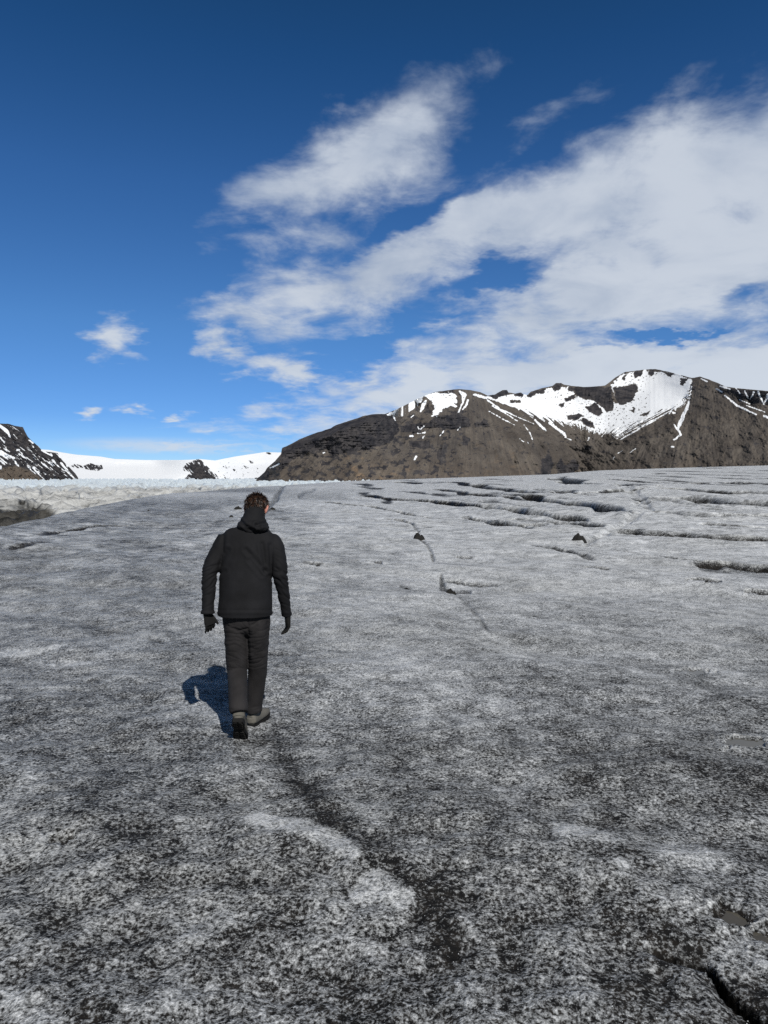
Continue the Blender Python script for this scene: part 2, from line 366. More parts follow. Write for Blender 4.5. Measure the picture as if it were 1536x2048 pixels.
# channels across the right-hand ice: picture path, width (m), depth (m)
CH = [([(700, 985), (760, 992), (840, 1000), (900, 1008), (980, 1016), (1040, 1028), (1100, 1037), (1160, 1046)], 2.2, .42),
      ([(1000, 991), (1060, 999), (1120, 1010), (1180, 1018), (1260, 1030), (1300, 1032), (1350, 1030), (1420, 1038), (1520, 1036), (1700, 1040)], 3.0, .60),
      ([(880, 962), (960, 972), (1030, 984), (1060, 990)], 3.5, .4),
      ([(1090, 954), (1130, 957), (1165, 967), (1230, 968), (1300, 974), (1330, 974)], 5.0, .8),
      ([(1340, 996), (1400, 1000), (1450, 1006), (1536, 1010), (1700, 1012)], 3.4, .55),
      ([(1000, 1036), (1060, 1043), (1120, 1051), (1185, 1059)], 2.0, .32),
      ([(1250, 1061), (1300, 1067), (1360, 1073), (1400, 1079), (1450, 1083), (1536, 1085), (1700, 1092)], 2.4, .42),
      ([(1280, 983), (1350, 980), (1440, 988), (1490, 987), (1560, 990)], 4.0, .5),
      ([(740, 965), (800, 964), (840, 968)], 4, .35), ([(1290, 946), (1330, 947)], 4, .5), ([(1380, 935), (1440, 937), (1500, 936)], 5, .6),
      ([(1120, 983), (1140, 992), (1230, 990), (1256, 985)], 3.0, .5), ([(640, 1004), (700, 1012), (735, 1013), (800, 1022), (860, 1034)], 1.2, .14), ([(860, 975), (960, 990), (1000, 996)], 2.4, .25), ([(1180, 1090), (1290, 1112), (1420, 1130)], .5, .06), ([(1020, 1080), (1120, 1100), (1200, 1120)], .5, .05), ([(930, 1030), (1000, 1044), (1060, 1060)], 1.0, .14), ([(1400, 1052), (1460, 1056), (1560, 1060)], 1.4, .2), ([(1440, 960), (1560, 966)], 3.0, .3), ([(1200, 955), (1300, 960), (1420, 962)], 3.0, .3),
      ([(1400, 1135), (1460, 1130), (1536, 1142), (1640, 1150)], .9, .16), ([(1480, 1182), (1536, 1187), (1600, 1190)], .5, .10),
      ([(1025, 1051), (1065, 1050), (1085, 1052)], 1.4, .2), ([(1380, 1165), (1430, 1170)], .5, .1),
      ([(750, 1035), (800, 1038), (830, 1050), (860, 1055)], 1.0, .16),
      ([(690, 1123), (730, 1124), (760, 1130)], .45, .09), ([(600, 1130), (650, 1134)], .35, .05), ([(900, 1112), (950, 1115)], .5, .07),
      ([(1170, 1143), (1230, 1146)], .4, .07), ([(880, 1155), (930, 1160), (1000, 1168)], .35, .05), ([(1250, 1118), (1330, 1122)], .5, .06),
      ([(190, 1008), (250, 1001), (300, 996)], 1.8, .25), ([(70, 1070), (120, 1062), (200, 1052), (280, 1048)], .8, .10),
      ([(20, 1100), (60, 1092), (110, 1086)], .5, .05)]
CH = [([(*gpos(*p_),) for p_ in pts], wd * .32, dp * 1.15) for pts, wd, dp in CH]
rs = np.random.RandomState(5)
for _ in range(64):                                            # smaller channels of the same kind, along the flow
    y0 = 46 * math.exp(rs.uniform(0, 1.15)); u0 = rs.uniform(-.05, .66); x0 = u0 * y0; ln_ = rs.uniform(.14, .40) * y0; ti = rs.uniform(.02, .22)
    CH.append(([(x0, y0), (x0 + ti * ln_ * .4, y0 - ln_ * .5), (x0 + ti * ln_, y0 - ln_)], rs.uniform(.006, .011) * y0, rs.uniform(.05, .13) * min(1, y0 / 30)))
for _ in range(0):
    y0 = 6 * math.exp(rs.uniform(0, 1.8)); u0 = rs.uniform(-.6, .6); x0 = u0 * y0; ln_ = rs.uniform(.06, .22) * y0; ti = rs.uniform(.0, .5)
    CH.append(([(x0, y0), (x0 + ti * ln_ * .6, y0 - ln_ * .5), (x0 + ti * ln_, y0 - ln_)], rs.uniform(.004, .010) * y0, rs.uniform(.01, .035)))
for ci_, (pts, hw, dp) in enumerate(CH):
    g = np.array(pts); pad = hw * 5 + .5
    box = (X > g[:, 0].min() - pad) & (X < g[:, 0].max() + pad) & (Y > g[:, 1].min() - pad) & (Y < g[:, 1].max() + pad) & (Y > 3)
    if box.sum() < 4: continue
    xb, yb = X[box], Y[box]; sp_ = spacing[box]
    xw = xb + hw * (.9 * perlin(xb / (hw * 6), yb / (hw * 9), 71) + .45 * perlin(xb / (hw * 2), yb / (hw * 3), 72)); 
    d_, par = seg_dist(xw, yb, pts); n_ = len(pts) - 1; q_ = par / n_
    tp = .09 if ci_ < 24 else .22; end = sstep(0, tp, q_) * sstep(1, 1 - tp, q_)
    end = end * np.clip(.8 + .9 * perlin(xb / (hw * 7), yb / (hw * 12), 79), .85 if ci_ < 24 else .2, 1.3)
    t = d_ / (hw * (.5 + .5 * end) + 1e-6)
    hw_ok = sstep(.5, 1.6, hw / (xb * 0 + .0011 * yb + .02))
    prof = 1 - sstep(.5, 1.08, t); rim = np.exp(-np.abs(t - 1.3) / .5) * .22
    Z[box] += end * dp * (rim - prof) * hw_ok
    dirt[box] += end * (min(1.5, .45 + dp * 3.2) * (1 - sstep(.55, 1.3, t)) - .16 * np.exp(-((t - 1.9) / .8) ** 2)) * hw_ok
# cracks and gullies that run up the slope
CR = [([(566, 972, 3), (556, 990, 4), (545, 1004, 5), (530, 1020, 5)], .35, .5), ([(628, 978, 2), (610, 985, 2), (598, 990, 3)], .3, .3),
      ([(820, 1044, 1), (836, 1060, 1), (840, 1080, 1), (858, 1096, 1), (866, 1114, 2)], .45, .14), ([(882, 1150, 2), (886, 1168, 6), (902, 1180, 9), (936, 1176, 5)], .62, .09), ([(1400, 1136, 2), (1536, 1146, 7)], .5, .04),
      ([(905, 1185, 2), (935, 1210, 3), (960, 1235, 2), (975, 1262, 1)], .2, .05), ([(1285, 1000, 5), (1300, 1020, 7), (1262, 1040, 5), (1235, 1055, 4), (1195, 1074, 4), (1170, 1082, 3)], .30, .25),
      ([(1240, 970, 6), (1262, 985, 8), (1275, 1000, 8)], .3, .3), ([(800, 1168, 2), (820, 1174, 3)], .5, .05), ([(455, 1030, 4), (440, 1042, 5), (420, 1060, 8), (380, 1075, 6)], .12, .05),
      ([(300, 1278, 2), (325, 1284, 3)], .35, .03), ([(540, 1310, 3), (600, 1313, 3)], .3, .02), ([(770, 1500, 1), (800, 1512, 1)], .4, .01)]
for pts, am, dp in CR:
    sdv = stroke_sd(px + .3 * pn2, py + .25 * pn2, pts)
    m = sstep(-3.5, 2.5, sdv); dirt += am * .8 * m; Z -= dp * sstep(-4, 3, sdv) * .45
# the open crevasse at lower right, with a puddle beyond it
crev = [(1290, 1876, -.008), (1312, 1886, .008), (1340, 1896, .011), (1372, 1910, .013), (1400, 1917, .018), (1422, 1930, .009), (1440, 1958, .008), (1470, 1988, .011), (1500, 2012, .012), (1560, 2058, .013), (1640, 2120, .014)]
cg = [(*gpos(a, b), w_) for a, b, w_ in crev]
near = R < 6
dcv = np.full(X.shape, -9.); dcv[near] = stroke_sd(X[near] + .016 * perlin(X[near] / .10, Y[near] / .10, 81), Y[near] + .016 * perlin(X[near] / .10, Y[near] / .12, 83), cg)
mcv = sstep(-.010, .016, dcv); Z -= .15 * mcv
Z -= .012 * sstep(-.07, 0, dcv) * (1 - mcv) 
dirt += 1.2 * mcv + .05 * sstep(-.10, -.01, dcv)  # ash on the walls, heavy enough to stand in for the void's darkness
# hollows that hold melt water
PUD = [((1490, 1486), .115, .03), ((1385, 1336), .12, .025), ((1468, 1832), .062, .022), ((1534, 1868), .05, .02), ((118, 1688), .05, .02), ((940, 2300), .01, .01)]
pudpos = []
for (a, b), rad, dp in PUD[:5]:
    cx, cy = gpos(a, b); pudpos.append((cx, cy, rad, dp))
    dd = np.hypot((X - cx) / 1.25, Y - cy) * (1 + .45 * perlin(X / .09, Y / .09, 91) + .25 * perlin(X / .035, Y / .035, 93))
    m = 1 - sstep(rad * .7, rad * 1.15, dd)
    Z -= m * dp; Z += (np.exp(-((dd - rad * 1.45) / (rad * .3)) ** 2)) * .008
    dirt += m * .3 - .14 * np.exp(-((dd - rad * 1.3) / (rad * .3)) ** 2)
fineh = np.clip(.5 + fine / .045, 0, 1)
# beyond the left flank: a dirty roll of ice, and the drop to the main glacier
dirt = np.clip(dirt, 0, 1.25)
tone = np.clip(.5 + .5 * fbm(X / 3.5, Y / 2.4, 4, .6, 61), 0, 1)

def ice_material():
    m, t, b = new_mat('ashy_ice'); co = objco(t); d = attr(t, 'dirt'); fh = attr(t, 'fineh'); tn = attr(t, 'tone')
    n1 = noise(t, co, 62, 1.6, .6, .35); n2 = noise(t, co, 24, 3, .6, .2); n3 = noise(t, co, 150, 2, .7)
    n4 = noise(t, co, 2.6, 5, .62)
    nf = noise(t, co, 5, 10, .86, .15)                                   # grain at every size from 14 cm down to a millimetre
    v = math_(t, 'MULTIPLY_ADD', n1, 4.6, -2.3)
    for q_, k_ in ((n3, 3.0), (n2, 2.3), (n4, .4), (fh, .8), (nf, 4.4)): v = math_(t, 'ADD', v, math_(t, 'MULTIPLY_ADD', q_, k_, -k_ / 2))
    nr = noise(t, co, 1.7, 9, .85, .3); v = math_(t, 'ADD', v, math_(t, 'MULTIPLY', attr(t, 'rough'), math_(t, 'MULTIPLY_ADD', nr, 6.6, -3.3)))
    w_ = math_(t, 'SUBTRACT', v, math_(t, 'MULTIPLY_ADD', d, 2.6, -1.02))
    f = smooth(t, w_, -.80, .92)
    ash = mixc(t, smooth(t, n2, .35, .65), (.009, .009, .009), (.028, .024, .020))
    ash = mixc(t, math_(t, 'MULTIPLY', tn, .6), ash, (.020, .020, .021))
    icec = mixc(t, smooth(t, w_, .3, 2.3), (.315, .33, .345), (.89, .915, .945))
    icec = mixc(t, math_(t, 'MULTIPLY', smooth(t, tn, .2, .8), .35), icec, (.36, .365, .35))
    col = mixc(t, attr(t, 'pit_shade'), mixc(t, f, ash, icec), (.0035, .0033, .003))  # crevasse interior painted near black in place of deep shade
    t.links.new(col, b.inputs['Base Color'])
    rg = smooth(t, n3, .3, .7, .6, .4); t.links.new(rg, b.inputs['Roughness']); t.links.new(smooth(t, f, 0, 1, .02, .12), b.inputs['Specular IOR Level'])
    p = bump(t, None, v, .5, .003)
    bump(t, b, n4, .35, .05, p)
    return m
ICE = ice_material()
ground = grid_mesh('glacier_ice_ground', X, Y, Z, dict(dirt=dirt, fineh=fineh, tone=tone, rough=sstep(7, 26, R), pit_shade=sstep(-.020, -.002, dcv)), ICE, wrap=True)
ground.name = 'ground'; tag(ground, kind='structure')
del A
# ================================================================ THE LOWER GLACIER AND THE FAR LAND
def lower_glacier():
    angs = np.concatenate([np.linspace(-36, 12, 760), np.linspace(12, 324, 160)[1:-1]]) * math.pi / 180
    H = 13.0
    pyr = np.arange(1120, 964.3, -.42); _, e = ray(768, pyr); rr = H / -e; rr = rr[rr < 3600]
    rr = np.concatenate([[0.5, 20, 40, 60], rr[rr > 70], [5000, 9000, 20000, 40000]])
    A, R = np.meshgrid(angs, rr); X = R * np.sin(A); Y = R * np.cos(A); Z = np.full(X.shape, CAMZ - H)
    px, py = proj(X, np.maximum(Y, 1), Z)
    wxx = X + 22 * fbm(X / 70, Y / 70, 3, .5, 3); wyy = Y + 26 * fbm(X / 60, Y / 60, 3, .5, 5)
    ca, sa = math.cos(.35), math.sin(.35)
    a = (wxx * ca + wyy * sa); b = (-wxx * sa + wyy * ca)
    rid = 1 - np.abs(perlin(a / 60, b / 17, 11)) * 2.2; rid2 = 1 - np.abs(perlin(a / 26 + 7, b / 9, 13)) * 2.2
    rid3 = perlin(a / 12, b / 5, 17)
    amp = np.interp(R, [100, 300, 900, 2500, 4000], [3.0, 5.0, 7, 8, 8])
    Z += amp * (.80 * rid + .60 * rid2 + .35 * rid3) - amp * .4 + .10 * amp * fbm(X / 6, Y / 6, 3, .6, 19)
    # clefts
    cl = sstep(.86, .97, 1 - np.abs(perlin(a / 34 + 40, b / 22, 23)) * 1.6); Z -= cl * amp * .8
    # the dark hollow at the near left edge
    hol = sstep(-12, 12, poly_sd(px + 6 * fbm(px / 20, py / 12, 3, .5, 9), py, [(-60, 1090), (-40, 1018), (20, 1024), (48, 1018), (75, 1022), (110, 1045), (60, 1090)])) * (np.abs(A) < 1)
    Z -= hol * 3.0 - hol * 2.2 * fbm(X / 9, Y / 9, 4, .6, 27, True)
    white = sstep(520, 900, R + 90 * fbm(X / 60, Y / 60, 3, .5, 29))
    d = .22 + .26 * fbm(a / 30, b / 6, 4, .6, 31) + .75 * cl + .22 * (1 - rid) * .5
    d = d * (1 - .66 * white) + .75 * hol
    d = d + .32 * sstep(.30, .0, rid * .5 + .5) * (1 - white)
    back = (Y < 40); d = np.where(back, .35, d)
    return grid_mesh('glacier', X, Y, Z, dict(dirt=np.clip(d, 0, 1), cold=white), farice_mat(), wrap=True)
def farice_mat():
    m, t, b = new_mat('crevassed_ice'); co = objco(t); d = attr(t, 'dirt'); cold = attr(t, 'cold')
    n = noise(t, co, .5, 6, .65); n2 = noise(t, co, .05, 5, .6)
    clean = mixc(t, cold, (.55, .56, .555), (.74, .83, .89))
    dirty = mixc(t, smooth(t, n2, .4, .6), (.022, .022, .021), (.06, .057, .050))
    f = smooth(t, math_(t, 'ADD', d, math_(t, 'MULTIPLY', math_(t, 'SUBTRACT', n, .5), .55)), .15, .85)
    t.links.new(mixc(t, f, clean, dirty), b.inputs['Base Color']); b.inputs['Roughness'].default_value = .6
    bump(t, b, n, .8, 1.2)
    return m
lg = lower_glacier(); tag(lg, kind='structure')

def land_mat(name):
    """rock, scree and snow from painted cover; fine texture in metres"""
    m, t, b = new_mat(name); co = objco(t)
    rk = attr(t, 'rock'); sn = attr(t, 'snow'); warm = attr(t, 'warm')
    n = noise(t, co, .03, 8, .65); n2 = noise(t, co, .006, 5, .6); n3 = noise(t, co, .06, 6, .75)
    scree = mixc(t, smooth(t, n2, .35, .65), (.064, .058, .054), (.094, .086, .079))
    scree = mixc(t, smooth(t, n, .46, .68, 0, .4), scree, (.125, .117, .106))
    scree = mixc(t, warm, scree, (.17, .125, .085))
    cliff = mixc(t, smooth(t, n, .35, .65), (.018, .019, .025), (.055, .053, .057))
    col = mixc(t, smooth(t, math_(t, 'ADD', rk, math_(t, 'MULTIPLY', math_(t, 'SUBTRACT', n, .5), .9)), .3, .7), scree, cliff)
    ti = attr(t, 'tint'); col = mixc(t, 1.0, col, mixc(t, ti, (.62, .62, .66), (1.5, 1.42, 1.30)), 'MULTIPLY')
    snf = smooth(t, math_(t, 'ADD', sn, math_(t, 'MULTIPLY', math_(t, 'SUBTRACT', n3, .5), 1.3)), .36, .66)
    col = mixc(t, snf, col, (.84, .87, .91))
    t.links.new(col, b.inputs['Base Color']); b.inputs['Roughness'].default_value = .85; b.inputs['Specular IOR Level'].default_value = .2
    bp = node(t, 'ShaderNodeBump'); bp.inputs['Distance'].default_value = 4.0; t.links.new(n, bp.inputs['Height'])
    t.links.new(smooth(t, snf, 0, 1, .7, .12), bp.inputs['Strength']); t.links.new(bp.outputs[0], b.inputs['Normal'])
    return m

def relief(name, crest, base, x0, x1, step, nrows, D0, slope_f, rel_f, cover_f, mat, crest_noise=1.0, seed=0, back=1500., backdrop=.5, tint_f=None):
    """a mountain face: its outline and features by direction, its distance from the slope of the ground"""
    pxc = np.arange(x0, x1 + step, step); cy = np.interp(pxc, [p[0] for p in crest], [p[1] for p in crest])
    cy = cy + crest_noise * fbm(pxc / 9, pxc * 0 + 3, 4, .6, seed)
    by = np.interp(pxc, [p[0] for p in base], [p[1] for p in base])
    s = np.linspace(0, 1, nrows)[:, None]; P = np.repeat(pxc[None], nrows, 0); Q = by[None] * (1 - s) + cy[None] * s
    U, E = ray(P, Q); D = np.zeros_like(P); D[0] = np.interp(pxc, [p[0] for p in D0], [p[1] for p in D0])
    tan = np.tan(np.radians(slope_f(P, Q))); kw = max(3, int(70 / step)) // 2 * 2 + 1
    for _ in range(2):                                    # the slope changes gently along the mountain
        pad = np.pad(tan, ((0, 0), (kw // 2 + 1, kw // 2)), mode='edge'); cs = np.cumsum(pad, 1); tan = (cs[:, kw:] - cs[:, :-kw]) / kw
    for i in range(1, nrows):
        de = E[i] - E[i - 1]; D[i] = D[i - 1] + D[i - 1] * de / np.maximum(tan[i] - E[i], .08)
    D = D + rel_f(P, Q, D)
    cov = cover_f(P, Q)
    # the far side of the ridge
    nb = 8; Db = D[-1][None] + np.linspace(0, back, nb + 1)[1:, None]; Eb = (E[-1] * D[-1])[None] - (Db - D[-1][None]) * backdrop
    X = np.concatenate([U * D, U[-1][None] * Db]); Y = np.concatenate([D, Db]); Z = np.concatenate([E * D, Eb]) + CAMZ
    cov['tint'] = tint_f(P, Q) if tint_f else np.full(P.shape, .5)
    at = {k: np.concatenate([v, np.repeat(v[-1:], nb, 0)]) for k, v in cov.items()}
    return grid_mesh(name, X, Y, Z, at, mat)

# ---------------------------------------------------------------- the brown mountain on the right
CREST_R = [(470, 990), (500, 972), (516, 956), (530, 943), (534, 936), (550, 922), (562, 908), (562.5, 903), (564, 896), (580, 889), (600, 878), (625, 868), (660, 857), (672, 850),
           (700, 841), (730, 831), (750, 828), (770, 828), (790, 820), (815, 808), (835, 798), (850, 791), (870, 784), (900, 780), (915, 778), (940, 780),
           (960, 784), (975, 791), (990, 789), (1005, 780), (1014, 780), (1017, 785), (1030, 787), (1042, 785), (1046, 788), (1055, 790), (1062, 783), (1085, 776),
           (1105, 772), (1112, 766), (1122, 766), (1128, 769), (1145, 772), (1170, 774), (1190, 773), (1210, 771), (1217, 766), (1232, 754), (1250, 744),
           (1275, 741), (1290, 739), (1310, 738), (1330, 742), (1355, 748), (1383, 756), (1390, 755), (1400, 753), (1412, 757), (1436, 766), (1450, 773), (1480, 777),
           (1536, 782), (1650, 795), (1800, 830), (2000, 900), (2100, 960)]
def slope_R(P, Q):
    s = np.full(P.shape, 30.0)
    cl = cliff_R(P, Q); s = s + 34 * cl
    s = np.where(sstep(-10, 10, poly_sd(P, Q, SN_BOWL)) > .5, 24, s)
    s = s - 6 * sstep(860, 800, Q) * sstep(1200, 1260, P) * (P < 1385)
    return np.clip(s + 5 * fbm(P / 40, Q / 20, 3, .5, 101), 16, 70)
CLIFFS = [[(562, 900), (620, 868), (672, 848), (760, 824), (795, 842), (800, 862), (778, 886), (735, 900), (690, 908), (660, 912), (655, 898), (620, 905), (590, 918), (570, 935), (560, 945)],
          [(800, 850), (850, 846), (880, 832), (920, 826), (940, 838), (942, 852), (905, 860), (880, 856), (850, 856), (830, 866), (800, 866)],
          [(815, 880), (860, 882), (862, 896), (825, 896)], [(924, 868), (940, 876), (936, 892), (925, 890)], [(880, 890), (898, 886), (892, 905), (878, 925), (872, 910)],
          [(1230, 782), (1265, 774), (1273, 785), (1262, 800), (1245, 808), (1230, 800)], [(1200, 800), (1225, 790), (1228, 812), (1212, 822), (1200, 812)],
          [(1084, 918), (1098, 906), (1108, 926), (1098, 960), (1080, 960)], [(1112, 932), (1122, 914), (1130, 930), (1150, 918), (1160, 932), (1150, 945), (1136, 962), (1118, 958)], [(1168, 890), (1185, 892), (1180, 902), (1166, 900)],
          [(1364, 800), (1380, 768), (1392, 764), (1388, 778), (1376, 796)], [(1450, 775), (1536, 784), (1700, 790), (1700, 830), (1536, 812), (1480, 795)], [(948, 845), (975, 840), (978, 852), (950, 855)],
          [(506, 958), (530, 940), (545, 945), (530, 960)]]
def cliff_sd(P, Q):
    n = 6 * fbm(P / 14, Q / 9, 4, .6, 111); f = np.full(P.shape, -99.)
    for c in CLIFFS: f = np.maximum(f, poly_sd(P + n, Q + .6 * n, c))
    return f
def cliff_R(P, Q): return sstep(-3, 4, cliff_sd(P, Q))
SN_BOWL = [(972, 795), (1000, 789), (1060, 787), (1100, 776), (1140, 774), (1150, 790), (1185, 800), (1200, 815), (1225, 805), (1235, 806), (1222, 770), (1240, 750), (1290, 740), (1350, 748), (1385, 757),
           (1375, 790), (1350, 812), (1300, 832), (1250, 856), (1205, 866), (1185, 862), (1150, 850), (1110, 842), (1075, 835), (1030, 816)]
def flow(P, Q, seed, k=1.0):
    """streaks that follow the fall of the slope: round the bowl's outlet, down from the dome, down from the right peak"""
    def rad(cx, cy, n, rr): 
        a = np.arctan2(P - cx, Q - cy); d = np.hypot(P - cx, Q - cy); return fbm(a * n, d / rr, 5, .6, seed + int(cx) % 97)
    bowl = rad(1175, 905, 16 * k, 60); dome = rad(930, 640, 34 * k, 70); peak = rad(1405, 640, 34 * k, 80)
    wb = sstep(60, 20, np.abs(P - 1180) - 130) * sstep(900, 860, Q); wp = sstep(1220, 1340, P + (Q - 850) * .6)
    wp = wp * (1 - wb * sstep(1390, 1370, P)); r_ = dome * (1 - wp) + peak * wp
    return r_ * (1 - wb) + bowl * wb
def rel_R(P, Q, D):
    px_m = D / F
    g = flow(P, Q, 200); g2 = flow(P, Q, 300, 2.3)
    s = np.clip((Q.max(0)[None] - Q) / 60, 0, 1); top = np.clip((Q - Q.min(0)[None]) / 14, 0, 1)
    amp = (1 - .85 * sstep(-4, 8, poly_sd(P, Q, SN_BOWL)))
    out = px_m * (6 * g + 2 * g2) * amp * (1 - .6 * sstep(1300, 1400, P))
    out += px_m * 19 * fbm(P / 34, Q / 26, 6, .58, 121) * amp + px_m * 1.6 * fbm(P / 5, Q / 4, 3, .6, 122) * amp
    # big forms: buttress on the left, recess above the outlet, spur of the right peak
    out += px_m * (90 * np.exp(-((P - 1150) / 60) ** 2) * sstep(850, 940, Q) * .6)
    out += -px_m * 60 * np.exp(-((P - 700) / 90) ** 2) + px_m * 70 * np.exp(-((P - 810) / 45) ** 2) * sstep(930, 840, Q)
    cl = cliff_R(P, Q); out -= px_m * 5 * sstep(-2, 10, cliff_sd(P, Q)); out += px_m * cl * (4 * fbm(P / 5, Q / 40, 4, .6, 131) + 5 * fbm(P / 40, Q / 4, 3, .6, 133))
    for (gx, gy, gx2, gy2, wd, dp) in [(1060, 870, 1110, 950, 7, 22), (1165, 860, 1170, 950, 7, 20), (795, 850, 800, 880, 8, 22), (655, 870, 660, 915, 4, 22), (880, 840, 900, 860, 4, 20),
                                        (1100, 850, 1130, 890, 6, 18), (1480, 850, 1490, 940, 4, 12), (1380, 880, 1390, 940, 3, 10), (1330, 900, 1310, 945, 4, 12), (1430, 880, 1440, 950, 3, 8), (1520, 860, 1520, 940, 4, 10)]:
        dp = dp * .3; sd = stroke_sd(P + 5 * fbm(P / 12, Q / 12, 3, .5, 141), Q, [(gx, gy, wd), (gx2, gy2, wd)]); out += px_m * dp * sstep(-8, 4, sd)
    return out * top
SNOW_R = [[(775, 829), (790, 820), (820, 806), (845, 794), (842, 803), (822, 818), (805, 826), (790, 830)], [(845, 790), (862, 785), (872, 786), (890, 788), (908, 784), (915, 796), (912, 805), (900, 812), (885, 818), (872, 832), (866, 830), (868, 812), (862, 800)]]
STROKES_R = [[(842, 797, 2), (828, 810, 3), (812, 822, 2), (801, 831, 1)], [(852, 800, 1), (846, 812, 4), (841, 824, 1)], [(885, 815, 2), (875, 825, 2), (864, 832, 1)], [(905, 808, 4), (912, 813, 2)],
             [(920, 783, 2), (928, 790, 5), (926, 804, 2), (917, 824, 1.4)], [(936, 800, 2), (932, 812, 2), (925, 820, 1)], [(948, 789, 2), (962, 793, 3), (974, 796, 2)], [(787, 833, 1.5), (791, 841, 1)],
             [(836, 854, 1.5), (839, 858, 1.2)], [(848, 852, 1.5), (842, 859, 1)], [(820, 872, 2), (825, 872, 2)], [(835, 867, 1), (850, 865, 1.2)], [(848, 872, 1.6), (846, 876, 1)], [(888, 862, 1), (880, 871, 1)], [(832, 913, 2), (829, 919, 1.6)],
             [(646, 906, 1.6), (649, 905, 1)], [(920, 855, 1), (915, 860, 1)], [(827, 830, 1), (823, 835, 1)], [(1378, 803, 1.5), (1374, 815, 3), (1368, 828, 3.5), (1362, 842, 4.5), (1355, 858, 2.2), (1362, 869, 2), (1348, 880, 1.4)],
             [(1348, 848, 1.4), (1353, 857, 1.6)], [(1364, 806, 3.4), (1352, 815, 2), (1351, 819, 2)], [(1346, 825, 2.4), (1350, 826, 1.4)], [(1342, 822, 1.5), (1338, 828, .8)], [(1343, 893, 1.6), (1347, 894, 1.4)],
             [(1402, 757, 1.3), (1414, 763, 1.6)], [(1432, 777, 1.2), (1444, 784, 1.6)], [(1440, 772, 2), (1460, 778, 1.6)], [(1450, 791, 1.4), (1474, 811, 2), (1512, 829, 1.6)], [(1528, 832, 2), (1540, 836, 2)],
             [(1472, 776, 1), (1480, 787, 1)], [(1490, 782, 1.6), (1496, 796, 1.3)], [(1508, 784, 2), (1500, 798, 1)], [(1516, 784, 2), (1528, 808, 1.6)], [(1536, 790, 3), (1530, 806, 1.5)], [(1494, 811, 1), (1530, 824, 1.2)], [(1478, 799, .8), (1500, 808, .8)],
             [(1276, 838, 1), (1250, 857, 1.4), (1234, 872, 1)], [(1304, 840, 1), (1270, 862, 1.3), (1240, 880, .8)], [(1272, 897, .8), (1260, 905, .8)], [(1245, 901, .6), (1236, 907, .6)], [(1230, 912, .6), (1226, 918, .6)],
             [(1100, 846, 3), (1120, 862, 2.4), (1128, 868, 3.5), (1132, 872, 1)], [(1130, 874, 1), (1142, 880, 1.2)], [(1180, 860, 3), (1188, 858, 2)], [(1178, 876, 1.6), (1176, 880, 1.5)], [(1198, 866, 2), (1200, 866, 1)],
             [(1070, 840, 2), (1086, 856, 2.5), (1093, 862, 1)], [(1048, 850, .8), (1060, 866, 1), (1066, 884, 1)], [(1040, 878, .8), (1048, 884, .8)], [(1056, 884, 1), (1057, 887, 1)], [(558, 928, 1.4), (540, 936, 1)], [(496, 968, 1), (507, 960, 1)],
             [(985, 812, 1.5), (1010, 826, 1.2), (1035, 842, .8)], [(975, 800, 1.6), (1000, 818, 1.5), (1040, 836, 1), (1068, 848, .8)], [(978, 822, 1), (1005, 838, 1), (1030, 850, .7)]]
ROCKS_IN = [[(1056, 790), (1066, 783), (1082, 778), (1092, 778), (1088, 785), (1070, 788), (1062, 795), (1054, 793)], [(1106, 772), (1112, 765), (1124, 767), (1120, 777), (1110, 782), (1107, 778)],
            [(1138, 775), (1160, 774), (1200, 772), (1225, 780), (1222, 792), (1228, 802), (1225, 820), (1212, 822), (1200, 806), (1185, 800), (1170, 798), (1155, 792), (1148, 782), (1138, 781)],
            [(1228, 776), (1270, 768), (1276, 776), (1266, 800), (1248, 808), (1240, 810), (1232, 800)], [(1130, 798), (1148, 789), (1150, 796), (1132, 804)],
            [(1172, 815), (1190, 806), (1200, 816), (1205, 825), (1198, 832), (1188, 828), (1180, 824)], [(1135, 832), (1160, 828), (1166, 832), (1150, 840), (1135, 838)], [(1162, 840), (1168, 836), (1185, 846), (1188, 856), (1170, 850)],
            [(1020, 801), (1040, 801), (1040, 804), (1020, 804)], [(1268, 746), (1276, 741), (1286, 740), (1280, 752), (1270, 756)], [(1300, 739), (1310, 738), (1304, 752), (1296, 748)], [(1328, 744), (1346, 748), (1340, 754)],
            [(1362, 758), (1376, 756), (1366, 770), (1360, 768)], [(975, 788), (1014, 777), (1018, 787), (990, 798)], [(1026, 784), (1046, 784), (1046, 792), (1030, 792)], [(1244, 758), (1252, 750), (1250, 760)],
            [(1118, 810), (1128, 806), (1126, 814)], [(1262, 820), (1268, 816), (1266, 824)], [(1280, 832), (1300, 822), (1296, 828)]]
